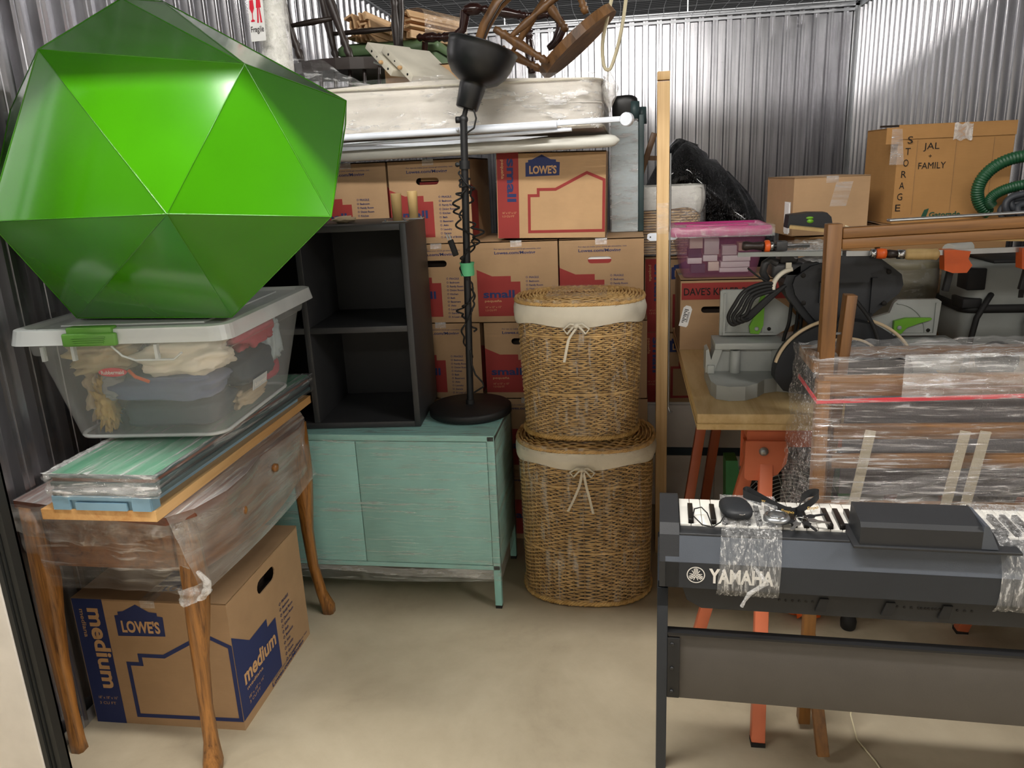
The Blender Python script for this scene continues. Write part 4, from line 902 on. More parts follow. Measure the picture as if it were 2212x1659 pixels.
mb = MB(); mb.tube([(-.16+.32*i/10, -.15-.02*sin(i*pi/10), .006) for i in range(11)], .012, 8); mb.build('back_rail', 'dark_chair', t)
WI = (TR(t.location) @ Matrix.Diagonal((1.15, 1.1, 1.15, 1))).inverted()
mb = MB(); mb.turned((-1.0, 3.50, TOPZ+.10), (-.995, 3.50, TOPZ+.44), spindle_profile(.014), 12); mb.build('leg', 'dark_chair', t, WI)
# olive tote with slats on top
t = thing('storage_tote', 'olive green lidded tote behind the dark chair, slat bundles on it', 'bin', (-1.10, 3.86, TOPZ))
mb = MB(); loft(mb, [(.20, .14, .03, 0, 0, 0), (.225, .155, .03, .215, 0, 0)], capb=True); mb.build('tub', 'lid_olive', t)
mb = MB(); loft(mb, [(.235, .17, .03, .210, 0, 0), (.243, .175, .03, .215, 0, 0), (.243, .175, .03, .245, 0, 0), (.225, .16, .03, .262, 0, 0)], capt=True); mb.build('lid', 'lid_olive', t)
mb = MB(); mb.box((.10, -.55, 0), (.34, -.3, .055), TR(0, 0, 0)); 
t = thing('cardboard_carton', 'shallow brown carton under the white shelf boards on the mattress', 'box', (-.97, 3.20, TOPZ)); carton(t, .30, .12, .085, 'cardboard_bright')
random.seed(11)
def slats(label, loc, rz, n, tape):
    t = thing('slat_bundle', label, 'wood', loc, rz, 'bundles of bed slats')
    k = 0; base = None
    for j in range(4):
        for i in range(n):
            k += 1; a = random.choice([0, 0, 90, 70, 20, -25])+random.uniform(-12, 12); x = -.062+i*.125/n+random.uniform(-.006, .006); z = .018+j*.028+random.uniform(-.003, .003)
            if base is None:
                mb = MB(); mb.box((-.0045, 0, -.0165), (.0045, .42, .0165)); base = mb.build('slat', 'slat_wood', t); o = base
            else: o = base.copy(); COL.objects.link(o)
            o.location = (x, random.uniform(-.03, .02), z); o.rotation_euler = (0, rad(a), 0)
    if tape: mb = MB(); mb.grid(lambda u, v: (.085*math.copysign(abs(cos(2*pi*u))**.5, cos(2*pi*u)), .04+.33*v, .062+.066*math.copysign(abs(sin(2*pi*u))**.5, sin(2*pi*u))), 32, 12, closeu=True); mb.build('wrapping', 'film_brown', t)
film('film_brown', 1, .45, .4, (.62, .46, .30), .25, 8, .2)
slats('left bundle of pale bed slats, ends fanned towards the door, on the olive tote', (-1.20, 3.66, TOPZ+.264), rad(-6), 5, False)
slats('right bundle of pale bed slats bound in brown film, on the olive tote', (-1.0, 3.66, TOPZ+.264), rad(-24), 4, True)
# white shelf boards with dowels
def board(label, p0, p1, thick, length, holes, mat='off_white'):
    """end face runs from p0 to p1 (world, facing the viewer), the board runs back from it"""
    a = Vector(p0); b_ = Vector(p1); d = (b_-a); ang = math.atan2(d.z, d.x); L = d.length
    t = thing('shelf_board', label, 'board', a, 0, 'white drilled shelf boards'); t.rotation_euler = (0, -ang, rad(-32))
    mb = MB(); mb.box((0, 0, 0), (L, length, thick), bev=.001); mb.build('board', mat, t)
    for k, (f, kind) in enumerate(holes):
        mb = MB(); mb.turned((L*f, -.0006, thick/2), (L*f, .004, thick/2), [(.0035 if kind else .0048, 0), (.003, 1)], 10)
        if kind == 2: mb = MB(); mb.turned((L*f, -.014, thick/2), (L*f, .004, thick/2), [(.006, 0), (.007, .2), (.007, 1)], 10); mb.build('dowel', 'pine_slat_end', t)
        else: mb.build('drilled_hole', 'ink_black', t)
board('upper left off-white drilled shelf board on the mattress, dowel in its end', (-1.012, 3.10, 2.008), (-.875, 3.10, 1.892), .026, .22, [(.22, 0), (.42, 1), (.62, 2), (.85, 0)])
board('lower right off-white drilled shelf board on the mattress, nearest the lamp shade', (-.935, 3.06, 1.985), (-.785, 3.06, 1.862), .026, .24, [(.2, 0), (.42, 1), (.64, 2), (.86, 0)])
t = thing('grey_board', 'thin pale grey board sticking out under the drilled white boards', 'board', (-.99, 3.12, 1.955)); t.rotation_euler = (0, rad(20), rad(-28)); mb = MB(); mb.box((0, 0, 0), (.12, .10, .007)); mb.build('board', 'vac_gray', t)
# brown spindle chair lying on its side
t = thing('spindle_chair', 'worn brown wooden chair lying tipped on the mattress by the rope', 'chair', (-.25, 3.22, TOPZ)); I = inv(t)
sd = Vector((.245, 0, .195)).normalized()
Ms = TR(I @ Vector((-.20, 3.24, 1.995))) @ Matrix(((sd.x, 0, -sd.z, 0), (0, 1, 0, 0), (sd.z, 0, sd.x, 0), (0, 0, 0, 1)))
mb = MB(); mb.prism([(cos(a*pi/12)*.185*(1.0 if cos(a*pi/12) > 0 else .95), sin(a*pi/12)*.17) for a in range(24)], -.018, .018, Ms @ Matrix(((1, 0, 0, 0), (0, 0, 1, 0), (0, -1, 0, 0), (0, 0, 0, 1)))); mb.build('seat', 'chair_oak', t)
for a, b_ in (((-.30, 3.12, 1.915), (-.50, 3.10, 2.045)), ((-.345, 3.28, 1.91), (-.53, 3.27, 2.01)), ((-.155, 3.12, 2.075), (-.21, 3.10, 2.24)), ((-.24, 3.30, 2.05), (-.34, 3.29, 2.19))):
    mb = MB(); mb.turned(I @ Vector(a), I @ Vector(b_), spindle_profile(.0145), 12); mb.build('leg', 'chair_oak', t)
mb = MB(); mb.turned(I @ Vector((-.455, 3.10, 2.0)), I @ Vector((-.19, 3.10, 2.19)), [(.008, 0), (.010, .1), (.016, .3), (.010, .45), (.017, .55), (.013, .6), (.018, .8), (.010, .95), (.008, 1)], 12); mb.build('stretcher', 'chair_oak', t); mb = MB(); mb.turned(I @ Vector((-.46, 3.27, 1.98)), I @ Vector((-.30, 3.28, 2.20)), [(.008, 0), (.016, .5), (.008, 1)], 12); mb.build('stretcher', 'chair_oak', t)
mb = MB(); mb.tube([I @ Vector(p) for p in ((-.585, 3.16, 1.90), (-.575, 3.14, 1.99), (-.54, 3.13, 2.06), (-.49, 3.13, 2.13), (-.42, 3.15, 2.19), (-.36, 3.18, 2.22))], [.018, .021, .024, .026, .026, .024], 6); 
o = mb.build('back_hoop', 'chair_oak', t)
mb = MB(); mb.tube([I @ Vector(p) for p in ((-.565, 3.145, 1.90), (-.555, 3.118, 1.99), (-.52, 3.108, 2.06), (-.47, 3.108, 2.13), (-.40, 3.125, 2.19))], .004, 5); mb.build('hoop_groove', 'dark_chair', t)
# mahogany chair behind
t = thing('armchair', 'dark red-brown polished armchair lying behind the lamp shade, turned arms showing', 'chair', (-.55, 3.6, TOPZ)); I = inv(t)
V_ = lambda *p: I @ Vector(p)
mb = MB(); mb.turned(V_(-.93, 3.6, 2.115), V_(-.80, 3.58, 2.105), [(.010, 0), (.018, .1), (.012, .2), (.020, .3), (.022, .6), (.014, .75), (.020, .8), (.014, .9), (.022, 1)], 14)
mb.tube([V_(-.80, 3.58, 2.105), V_(-.745, 3.57, 2.105), V_(-.715, 3.57, 2.13), V_(-.705, 3.57, 2.17), V_(-.70, 3.57, 2.20)], [.020, .020, .018, .021, .024], 12)
mb.blob(V_(-.665, 3.56, 2.205), (.048, .03, .027), 18, 12, .1); mb.turned(V_(-.63, 3.56, 2.205), V_(-.43, 3.58, 2.165), spindle_profile(.017), 14); mb.build('arm', 'mahogany', t)
mb = MB(); mb.turned(V_(-.43, 3.6, 2.13), V_(-.42, 3.6, 1.93), spindle_profile(.018), 14); mb.turned(V_(-.46, 3.6, 2.17), V_(-.32, 3.6, 2.17), spindle_profile(.016), 14); mb.build('arm_post', 'mahogany', t)
mb = MB(); mb.tube([V_(-.33, 3.58, 2.17), V_(-.29, 3.58, 2.14), V_(-.285, 3.58, 2.10), V_(-.31, 3.58, 2.05), V_(-.345, 3.58, 2.03)], [.014, .020, .024, .02, .012], 10); mb.build('scroll', 'mahogany', t)
mb = MB(); mb.tube([V_(-.42, 3.6, 1.95), V_(-.42, 3.62, TOPZ+.02)], .016, 10); mb.tube([V_(-.95, 3.7, TOPZ+.02), V_(-.90, 3.62, 2.10)], .014, 10); mb.bar(V_(-.95, 3.7, TOPZ+.015), V_(-.40, 3.62, TOPZ+.015), .03, .03); mb.build('back_frame', 'mahogany', t)
# rope loop hanging from the mesh
mb = MB(); P = [(.03, 3.2, 2.55), (.012, 3.2, 2.35), (-.005, 3.2, 2.15), (-.03, 3.2, 2.0), (-.06, 3.2, 1.905), (-.077, 3.2, 1.885), (-.093, 3.2, 1.905), (-.097, 3.2, 1.98), (-.078, 3.2, 2.07), (-.045, 3.2, 2.2), (-.01, 3.2, 2.38), (.02, 3.2, 2.55)]
Q = []
for i in range(len(P)-1):
    for k in range(6):
        f = k/6; a = Vector(P[max(i-1, 0)]); b_ = Vector(P[i]); c = Vector(P[i+1]); d = Vector(P[min(i+2, len(P)-1)])
        Q.append(.5*((2*b_)+(-a+c)*f+(2*a-5*b_+4*c-d)*f*f+(-a+3*b_-3*c+d)*f**3))
mb.tube(Q, .0068, 8); tag(mb.build('rope', 'rope_cream'), 'loop of cream rope hanging from the ceiling mesh', 'rope')
# bubble wrapped tube with fragile sticker
t = thing('bubble_wrapped_roll', 'tall roll in bubble wrap with a fragile sticker, behind the green ball', 'parcel', (-1.19, 2.68, 1.3757)); 
mb = MB(); mb.grid(lambda u, v: ((.052+.006*noise.noise(Vector((cos(2*pi*u)*2, sin(2*pi*u)*2, v*9))))*cos(2*pi*u), (.05+.006*noise.noise(Vector((cos(2*pi*u)*2, sin(2*pi*u)*2, v*9))))*sin(2*pi*u), .85*v), 28, 90, closeu=True); mb.build('bubble_wrap', 'bubble', t)
mb = MB(); mb.lathe([(0, .002), (.04, .002), (.04, .84), (0, .84)], 20); mb.build('core', 'bag_white', t)
Ml = TR(-.055, -.064, .60) @ RZ(rad(-18)) @ RY(rad(2))
mb = MB(); mb.prism([(0, 0), (.065, 0), (.065, .17), (0, .17)], -.0005, 0, Ml); lb_ = mb.build('sticker', 'white_paper', t)
mb = MB(); put_text(mb, 'Fragile', .004, .028, .056, .018, Ml, .01, -.0012); mb.build('sticker_lettering', 'ink_black', lb_)
mb = MB()
flat(mb, [(.008, .06), (.024, .06), (.024, .064), (.018, .067), (.018, .085), (.026, .10), (.024, .125), (.008, .125), (.006, .10), (.014, .085), (.014, .067), (.008, .064)], -.0012, Ml); flat(mb, [(.034, .055), (.041, .055), (.045, .10), (.038, .10)], -.0012, Ml); flat(mb, [(.048, .055), (.056, .055), (.050, .10), (.046, .10)], -.0012, Ml); flat(mb, [(.034, .10), (.056, .10), (.052, .15), (.040, .15)], -.0012, Ml); mb.build('sticker_symbol', 'red_strap', lb_)
# small wooden chair parts behind the panel
t = thing('wooden_trestle', 'dark wooden leg with a cross piece leaning between the panel and the post', 'wood', (.06, 3.62, 1.45)); mb = MB(); mb.bar((-.015, 0, .0), (.055, 0, .21), .026, .026, bev=.003); mb.build('leg', 'chair_oak', t); mb = MB(); mb.bar((.02, 0, .105), (.10, 0, .10), .02, .02); mb.build('cross_piece', 'chair_oak', t)
# ================================================================== RIGHT SIDE
FL = Matrix(((1, 0, 0, 0), (0, 0, 1, 0), (0, -1, 0, 0), (0, 0, 0, 1)))     # prism outline in plan: extrude -z
# ---- tall pine post in front of the cartons
t = thing('wooden_post', 'tall slim laminated pine post standing upright beside the hampers', 'post', (.128, 2.885, 0)); t.rotation_euler = (0, rad(-.2), 0)
mb = MB(); mb.box((-.0215, -.02, 0), (.0215, .02, 1.80), bev=.0015); mb.build('shaft', 'pine_z', t)
mb = MB(); mb.box((-.0215, -.02, 1.804), (.0215, .02, 1.832), bev=.002); mb.build('end_block', 'pine_z', t)
mb = MB(); mb.tube([(.026, -.012, .62), (.026, -.012, 1.56)], .0035, 8); mb.tube([(.026, -.012, .62), (.032, -.02, .60), (.04, -.02, .605)], .0035, 8); mb.build('metal_rod', 'steel', t)
for s_ in (-1, 1):
    mb = MB(); mb.prism([(s_*.021, -.014), (s_*.045, -.014), (s_*.056, -.005), (s_*.054, .010), (s_*.045, .014), (s_*.021, .014)], -.002, .002, TR(0, -.012, 1.27+(.002 if s_ > 0 else 0)))
    c_ = mb.build('bracket', 'white_metal', t); mb = MB(); mb.turned((s_*.044, -.0145, 1.27), (s_*.044, -.012, 1.27), [(.003, 0), (.003, 1)], 8); mb.build('screw_hole', 'ink_black', c_)
mb = MB(); mb.grid(lambda u, v: ((.023)*math.copysign(abs(cos(2*pi*u))**.3, cos(2*pi*u)), .022*math.copysign(abs(sin(2*pi*u))**.3, sin(2*pi*u)), 1.28+.11*v), 40, 10, closeu=True); mb.build('film_band', 'tape_clear', t)
# second, shorter stud to the right of the hampers, low down
t = thing('wooden_stud', 'plain timber upright just behind the keyboard stand, low beside the post', 'post', (.10, 1.80, 0))
bpy.data.objects.remove(t)

# ---- workbench top and sawhorses
t = thing('workbench_top', 'pale pine slab lying across orange sawhorses as a bench', 'bench', (.75, 2.65, .80)); I = inv(t)
mb = MB(); mb.box((.189, 2.075, .803), (1.46, 3.28, .85), bev=.002); mb.build('slab', 'pine', t, I)
mb = MB(); mb.box((.187, 2.072, .820), (1.462, 2.0755, .8225)); mb.box((.187, 2.0735, .82), (.1895, 3.28, .8225)); mb.build('edge_seam', 'birch', t, I)
def sawhorse(label, x, y, legs, span):
    t = thing('sawhorse', label, 'sawhorse', (x, y, 0), 0, 'orange sawhorses')
    mb = MB(); mb.box((-.03, -.035, .765), (span, .035, .800), bev=.003); mb.box((-.03, -.037, .745), (span, -.033, .790)); mb.build('beam', 'orange_steel', t)
    for hx in (.02, span-.03):
        if hx > .5 and not legs: continue
        mb = MB(); pr = [(-.055, 0), (.055, 0), (.062, -.03), (.058, -.065), (.035, -.10), (-.005, -.118), (-.045, -.118), (-.055, -.11)]
        mb.prism(pr, -.048, -.040, TR(hx, 0, .765)); mb.prism(pr, .040, .048, TR(hx, 0, .765)); mb.box((hx-.05, -.042, .70), (hx+.05, .042, .745)); mb.build('hinge_housing', 'orange_steel', t)
        mb = MB(); mb.turned((hx-.005, -.056, .735), (hx-.005, -.046, .735), [(.010, 0), (.010, .5), (.013, .6), (.013, 1)], 14); mb.build('hinge_bolt', 'steel', t)
    for a, b_ in legs:
        mb = MB(); mb.bar(Vector(a), Vector(b_), .036, .030, up=(0, 1, 0), bev=.002); l = mb.build('leg', 'orange_steel', t)
        mb = MB(); mb.bar(Vector(b_)-Vector((0, 0, .006)), Vector(b_)+Vector((0, 0, .006)), .037, .034, up=(0, 1, 0)); mb.build('foot', 'rubber_black', l)
sawhorse('nearer orange steel sawhorse under the bench front, hinge plate showing', .36, 2.14, [((.025, -.03, .70), (-.016, -.335, .006)), ((-.005, .02, .70), (-.145, .10, .006)), ((.80, -.03, .70), (.84, -.3, .006)), ((.78, .02, .70), (.72, .25, .006))], .84)
sawhorse('farther dark orange sawhorse under the rear of the bench', .33, 2.93, [((-.02, -.03, .76), (-.145, -.22, .006)), ((.04, -.0, .76), (-.03, .12, .006)), ((.80, -.03, .70), (.84, -.2, .006)), ((.78, .02, .70), (.72, .2, .006))], .84)

# ---- bread carton, pink bin
t = thing('cardboard_carton', 'brown carton with a red printed band and cut hand hole, on the bench corner', 'box', (.190, 2.86, .8505))
carton(t, .40, .32, .262, 'cardboard', hole=('front', .118, .150, .085, .024))
mb = MB(); flat(mb, [(.004, .188), (.396, .188), (.396, .250), (.004, .250)]); mb.build('red_band', 'ink_red', t)
mb = MB(); put_text(mb, 'DAVE\'S KILLER BREAD', .012, .205, .30, .026, bold=.015, y=-.0016); mb.build('lettering', 'ink_black', t)
Mt = TR(.012, -.0012, .16) @ RY(rad(14)); mb = MB(); mb.prism([(0, -.07), (.028, -.07), (.032, -.062), (.032, 0), (.024, .01), (.008, .01), (0, 0)], -.0008, 0, Mt); s_ = mb.build('sticker', 'white_paper', t)
mb = MB()
for k in range(9): flat(mb, [(.006, -.055+.006*k), (.013+.004*(k % 3), -.055+.006*k), (.013+.004*(k % 3), -.052+.006*k), (.006, -.052+.006*k)], -.0014, Mt)
for k in range(8): flat(mb, [(.020, -.05+.005*k), (.027, -.05+.005*k), (.027, -.048+.005*k), (.020, -.048+.005*k)], -.0014, Mt)
mb.build('sticker_print', 'ink_black', s_)
t = thing('storage_bin', 'small translucent pink bin with a pink lid holding little cartons', 'bin', (.33, 3.0, 1.1145))
mb = MB(); loft(mb, [(.125, .11, .02, 0, 0, 0), (.130, .115, .02, .006, 0, 0), (.163, .135, .02, .165, 0, 0), (.170, .142, .02, .168, 0, 0)], capb=True); mb.build('tub', 'pink_bin', t)
mb = MB(); loft(mb, [(.172, .144, .02, .152, 0, 0), (.178, .150, .02, .155, 0, 0), (.178, .150, .02, .178, 0, 0), (.172, .145, .02, .186, 0, 0), (.155, .128, .02, .186, 0, 0), (.150, .123, .02, .180, 0, 0)], capt=True); mb.build('lid', 'pink_lid', t)
mb = MB(); mb.box((-.12, -.09, .181), (.10, -.06, .190), bev=.003); mb.build('lid_rib', 'pink_lid', t)
mb = MB(); mb.grid(lambda u, v: (-.182+.364*u, -.154+.10*v, .188+.003*noise.noise(Vector((u*12, v*5, 1)))), 40, 8); mb.grid(lambda u, v: (-.182+.364*u, -.154, .150+.038*v), 30, 4); mb.build('tape', 'tape_clear', t)
k_ = 0
for (x, z, w, h, c_, lb) in ((-.095, .098, .055, .038, 'cloth_cream', 'cream little carton top left in the pink bin'), (-.03, .075, .062, .058, 'white_paper', 'largest white little carton at the middle of the pink bin'), (.045, .072, .06, .034, 'white_paper', 'white little carton upper right of middle in the pink bin'), (.105, .085, .045, .03, 'cloth_tan', 'tan little carton top right in the pink bin'),
                        (-.10, .066, .055, .030, 'cloth_dark', 'dark little carton at left of the pink bin, upper'), (-.10, .042, .06, .022, 'white_paper', 'white little carton at the left of the pink bin, low'), (-.035, .050, .06, .023, 'white_paper', 'flat white carton under the largest one in the pink bin'),
                        (.075, .048, .115, .022, 'white_paper', 'upper long white carton at right in the pink bin'), (.07, .026, .12, .021, 'white_paper', 'middle long white carton at right in the pink bin'), (.065, .008, .12, .017, 'white_paper', 'lowest long white carton at right in the pink bin'), (-.085, .008, .06, .032, 'cloth_dark', 'dark little carton at the bottom left of the pink bin'), (-.02, .014, .045, .034, 'cloth_cream', 'cream little carton at the bottom middle of the pink bin')):
    t2 = thing('small_carton', lb, 'box', (.33+x*.86, 2.925, 1.1205+z), 0, 'little cartons in the pink bin')
    w *= .86; mb = MB(); mb.box((-w/2, 0, 0), (w/2, .07, h-.001), bev=.001); mb.build('body', c_, t2)
    mb = MB(); mb.box((-w/2+.001, .033, h-.001), (w/2-.001, .036, h-.0004)); mb.build('flap_seam', 'cloth_tan', t2)
# ---- cartons at the back right
t = thing('cardboard_carton', 'tall plain brown carton standing on the bench behind the mitre saw', 'box', (.60, 2.95, .8505)); carton(t, .28, .30, .40, 'cardboard_dull')
t = thing('cardboard_carton', 'plain brown carton with a shipping label on its left side, behind the mitre saw', 'box', (.585, 2.93, 1.2525), rad(9)); carton(t, .272, .28, .205, 'cardboard', )
Ml = TR(-.0008, .28, 0) @ RZ(-pi/2)
mb = MB(); flat(mb, [(.20, .01), (.262, .01), (.262, .12), (.20, .12)], M=Ml); s_ = mb.build('shipping_label', 'white_paper', t)
mb = MB(); mb.box((-.003, .03, .005), (-.0005, .07, .115)); mb.build('paper_label', 'white_paper', t)
mb = MB(); mb.grid(lambda u, v: (.13+.06*u+.02*v, -.0025-.002*noise.noise(Vector((u*8, v*8, 3))), .10+.085*v), 10, 14); mb.build('loose_tape', 'wrap_thick', t)
mb = MB(); mb.tube([(.19, -.006, .03), (.215, -.012, .02), (.235, -.01, .0), (.24, -.01, -.018)], .003, 6); mb.build('twine', 'rope_cream', t)
t = thing('cardboard_carton', 'plain carton under the hand-lettered one, back right of the bench', 'box', (.905, 2.97, .8505)); carton(t, .42, .30, .43, 'cardboard_dull')
t = thing('cardboard_carton', 'old amber carton hand-lettered in black marker, back right corner of the pile', 'box', (.935, 2.97, 1.2825), rad(7)); w, d, h = .40, .26, .335
carton(t, w, d, h-.004, 'cardboard_tan')
mb = MB(); mb.box((-.002, -.004, h-.045), (w+.002, -.0006, h+.003)); mb.box((-.045, -.006, h-.06), (.0, .0, h-.005)); mb.build('flap', 'cardboard_tan', t)
mb = MB(); mb.box((-.01, d*.5, h+.001), (w+.006, d*.5+.004, h+.008), RX(rad(0))); mb.build('open_flap', 'inside_dark', t)
mb = MB()
for k, ch in enumerate('STORAGE'): put_text(mb, ch, .030-.004*k*.9, h-.060-.0385*k, .018, .024, bold=0, y=-.0052 if k == 0 else -.0022)
put_text(mb, 'JAL', .088, h-.082, .055, .022, bold=-.0, y=-.002); put_text(mb, '+', .108, h-.112, .012, .014, bold=0, y=-.002); put_text(mb, 'FAMILY', .076, h-.148, .095, .022, bold=0, y=-.002)
mb.build('marker_lettering', 'ink_black', t)
mb = MB(); put_text(mb, 'Gatorade', .13, .018, .11, .018, bold=.03, y=-.002); flat(mb, [(.118, .012), (.128, .05), (.112, .045), (.102, .02), (.110, .022)], -.002); mb.build('printed_lettering', 'ink_green', t)
mb = MB(); mb.box((.066, -.0015, .03), (.068, -.0004, h-.05)); mb.box((.20, -.0015, .02), (.202, -.0004, h-.05)); mb.box((.33, -.0015, .05), (.332, -.0004, h-.05)); mb.build('crease', 'cardboard_dull', t)
mb = MB(); mb.grid(lambda u, v: (.185+.065*u, -.007-.003*noise.noise(Vector((u*9, v*9, 2))), h-.055+.055*v+.004*sin(u*12)), 12, 8); mb.build('tape', 'bubble', t)
mb = MB(); mb.grid(lambda u, v: (-.028+.05*u*(1-v*.3), -.008, h-.13+.12*v), 8, 10); mb.build('torn_tape', 'wrap_thick', t)
# ---- green hose and dark coils beside it
def ring(c, R1, R2, n, tilt=(0, 0, 0), a0=0, a1=2*pi, wob=0):
    E_ = Euler(tilt).to_matrix(); P = []
    for i in range(n): a = a0+(a1-a0)*i/(n-1); P.append(Vector(c)+E_ @ Vector((R1*cos(a), wob*sin(a*3), R2*sin(a))))
    return P
def ribbed_hose(mb, P, r, step=1):
    rs = [r*(1.0 if (i % 4) < 2 else .9) for i in range(len(P))]; mb.tube(P, rs, 12)
t = thing('corrugated_hose', 'thick green ribbed hose looped in front of the amber carton', 'hose', (1.29, 2.88, 1.3)); I = inv(t)
mb = MB(); P = [I @ p for p in ring((1.31, 2.88, 1.395), .135, .105, 260, (rad(8), 0, 0), rad(230), rad(-40))]; ribbed_hose(mb, P, .021); P = [I @ p for p in ring((1.36, 2.86, 1.36), .15, .055, 180, (rad(20), 0, 0), rad(200), rad(40))]; ribbed_hose(mb, P, .018); mb.build('ribbed_tube', 'hose_green', t)
t = thing('hose_coil', 'coil of dark grey hose inside the green hose loop', 'hose', (1.33, 2.8, 1.3)); I = inv(t)
for k, (R1, R2, dz) in enumerate(((.115, .035, 0), (.105, .042, .012), (.095, .03, .026), (.12, .048, .02), (.08, .025, .005))):
    mb = MB(); mb.tube([I @ p for p in ring((1.335, 2.80, 1.325+dz), R1, R2, 60, (rad(25), 0, rad(5*k)), 0, 2*pi, .01)], .0105, 8); mb.build('coil_turn', 'hose_gray', t)
t = thing('shelf_plank', 'short plank carrying the hose loops behind the wooden frame', 'plank', (1.1, 2.7, 1.27)); bpy.data.objects.remove(t)
# ---- black bags
t = thing('garbage_bag', 'tall bulging black plastic bag gathered in the middle, against the back wall', 'bag', (.46, 4.25, 0))
mb = MB()
def bagf(u, v):
    a = 2*pi*u; x = .33*math.copysign(abs(cos(a))**.8, cos(a)); y = .30*math.copysign(abs(sin(a))**.8, sin(a))
    dome = 1 if v < .86 else math.sqrt(max(0, 1-((v-.86)/.14)**2)); k = .25+.75*dome
    x *= k; y *= k
    x += -.03
    top = 1.66-.85*max(0, x+.17)-.45*max(0, x-.12) - .9*max(0, -.22-x)
    fold = .014*sin(a*13+v*5+2*noise.noise(Vector((u*5, v*5, 1))))+.04*noise.noise(Vector((cos(a)*2.4, sin(a)*2.4, v*6)))
    waist = -.05*math.exp(-((v-.72)/.09)**2)
    return (x*(1+(fold+waist)/.33), y*(1+(fold+waist)/.33), top*v+.02*noise.noise(Vector((cos(a)*3, sin(a)*3, v*7+3)))*(v > .05))
mb.grid(bagf, 140, 90, closeu=True); mb.build('bag_skin', 'bag_black_wrinkled', t)
t = thing('garbage_bag', 'black plastic bag right of the big bulging one, behind the pink bin', 'bag', (.93, 3.72, 0))
mb = MB()
def bagf2(u, v):
    a = 2*pi*u; pl = .05*noise.noise(Vector((cos(a)*2.4, sin(a)*2.4, v*6+9)))+.012*sin(a*15); w_ = .20*(1-max(0, v-.75)*2.0)
    return ((w_+pl)*cos(a)-.05*v, (.24+pl)*sin(a)*(1-max(0, v-.75)*2), 1.36*v)
mb.grid(bagf2, 100, 60, closeu=True); mb.build('bag_skin', 'bag_black_wrinkled', t)
t = thing('garbage_bag', 'low black plastic bag filling the gap left of the post', 'bag', (.19, 4.05, 0)); bpy.data.objects.remove(t)

# ---- mitre saw
t = thing('mitre_saw', 'grey and black mitre saw with green levers standing on the pine bench', 'saw', (.51, 2.36, .8505)); I = inv(t)
def S_(name, fn, mat='saw_gray', parent=None): mb = MB(); fn(mb); return mb.build(name, mat, parent or t, I)
Z0 = .851
def base(mb):
    pl = [(.243, 2.26), (.255, 2.215), (.29, 2.195), (.335, 2.20), (.375, 2.235), (.40, 2.275), (.44, 2.295), (.50, 2.275), (.58, 2.245), (.66, 2.25), (.74, 2.29), (.80, 2.26), (.86, 2.24), (.90, 2.28), (.92, 2.46), (.243, 2.46)]
    mb.prism(pl, -(Z0+.043), -Z0, FL)
    mb.prism([(.262, 2.375), (.465, 2.375), (.465, 2.47), (.262, 2.47)], -(Z0+.118), -(Z0+.043), FL); mb.prism([(.74, 2.375), (.95, 2.375), (.95, 2.47), (.74, 2.47)], -(Z0+.115), -(Z0+.043), FL)
    mb.box((.262, 2.345, Z0+.118), (.475, 2.47, Z0+.138), bev=.002); mb.box((.77, 2.35, Z0+.112), (.965, 2.47, Z0+.130), bev=.002)
    mb.lathe([(.016, Z0+.043), (.0155, Z0+.112), (.010, Z0+.114), (.009, Z0+.09), (0, Z0+.09)], 16, TR(.325, 2.362, 0))
    mb.bar((.262, 2.30, Z0+.038), (.30, 2.235, Z0+.036), .006, .012)
S_('base', base)
def jaw(mb):
    mb.box((.240, 2.34, Z0+.043), (.262, 2.44, Z0+.07), bev=.003); mb.prism([(.236, Z0+.045), (.262, Z0+.045), (.285, Z0+.118), (.262, Z0+.118), (.252, Z0+.085), (.244, Z0+.12), (.236, Z0+.115)], 2.35, 2.42)
S_('clamp_jaw', jaw)
def fenceL(mb):
    mb.prism([(.286, Z0+.140), (.46, Z0+.140), (.53, Z0+.185), (.495, Z0+.225), (.425, Z0+.275), (.402, Z0+.285), (.292, Z0+.285), (.286, Z0+.28)], 2.4500, 2.4670)
S_('fence', fenceL)
def fenceR(mb):
    mb.prism([(.725, Z0+.165), (.725, Z0+.185), (.79, Z0+.205), (.80, Z0+.235), (.81, Z0+.245), (.925, Z0+.245), (.935, Z0+.238), (.930, Z0+.135), (.80, Z0+.135)], 2.4500, 2.4670)
S_('fence', fenceR)
def ridges(mb):
    for cx, cz, R_, a0, a1 in ((.40, Z0+.155, .095, 95, 180), (.80, Z0+.14, .095, 0, 85)):
        mb.tube([(cx+R_*cos(rad(a)), 2.4480, cz+R_*sin(rad(a))) for a in range(a0, a1+1, 5)], .0022, 5)
    mb.box((.296, 2.4430, Z0+.150), (.302, 2.4510, Z0+.275)); mb.box((.415, 2.4430, Z0+.143), (.42, 2.4510, Z0+.26)); mb.box((.295, 2.4410, Z0+.142), (.45, 2.4510, Z0+.150)); mb.box((.918, 2.4430, Z0+.14), (.923, 2.4510, Z0+.235)); mb.box((.80, 2.4410, Z0+.136), (.925, 2.4510, Z0+.143))
tag(S_('fence_ribs', ridges), kind='stuff')
def holes(mb):
    for x, z in ((.337, Z0+.18), (.437, Z0+.16), (.905, Z0+.15)): mb.turned((x, 2.4485, z), (x, 2.4530, z), [(.006, 0), (.006, 1)], 10)
S_('bolt_hole', holes, 'ink_black')
def lev1(mb): mb.prism([(.378, Z0+.150), (.404, Z0+.148), (.416, Z0+.175), (.418, Z0+.29), (.412, Z0+.292), (.402, Z0+.25), (.384, Z0+.195), (.374, Z0+.172)], 2.4300, 2.4450)
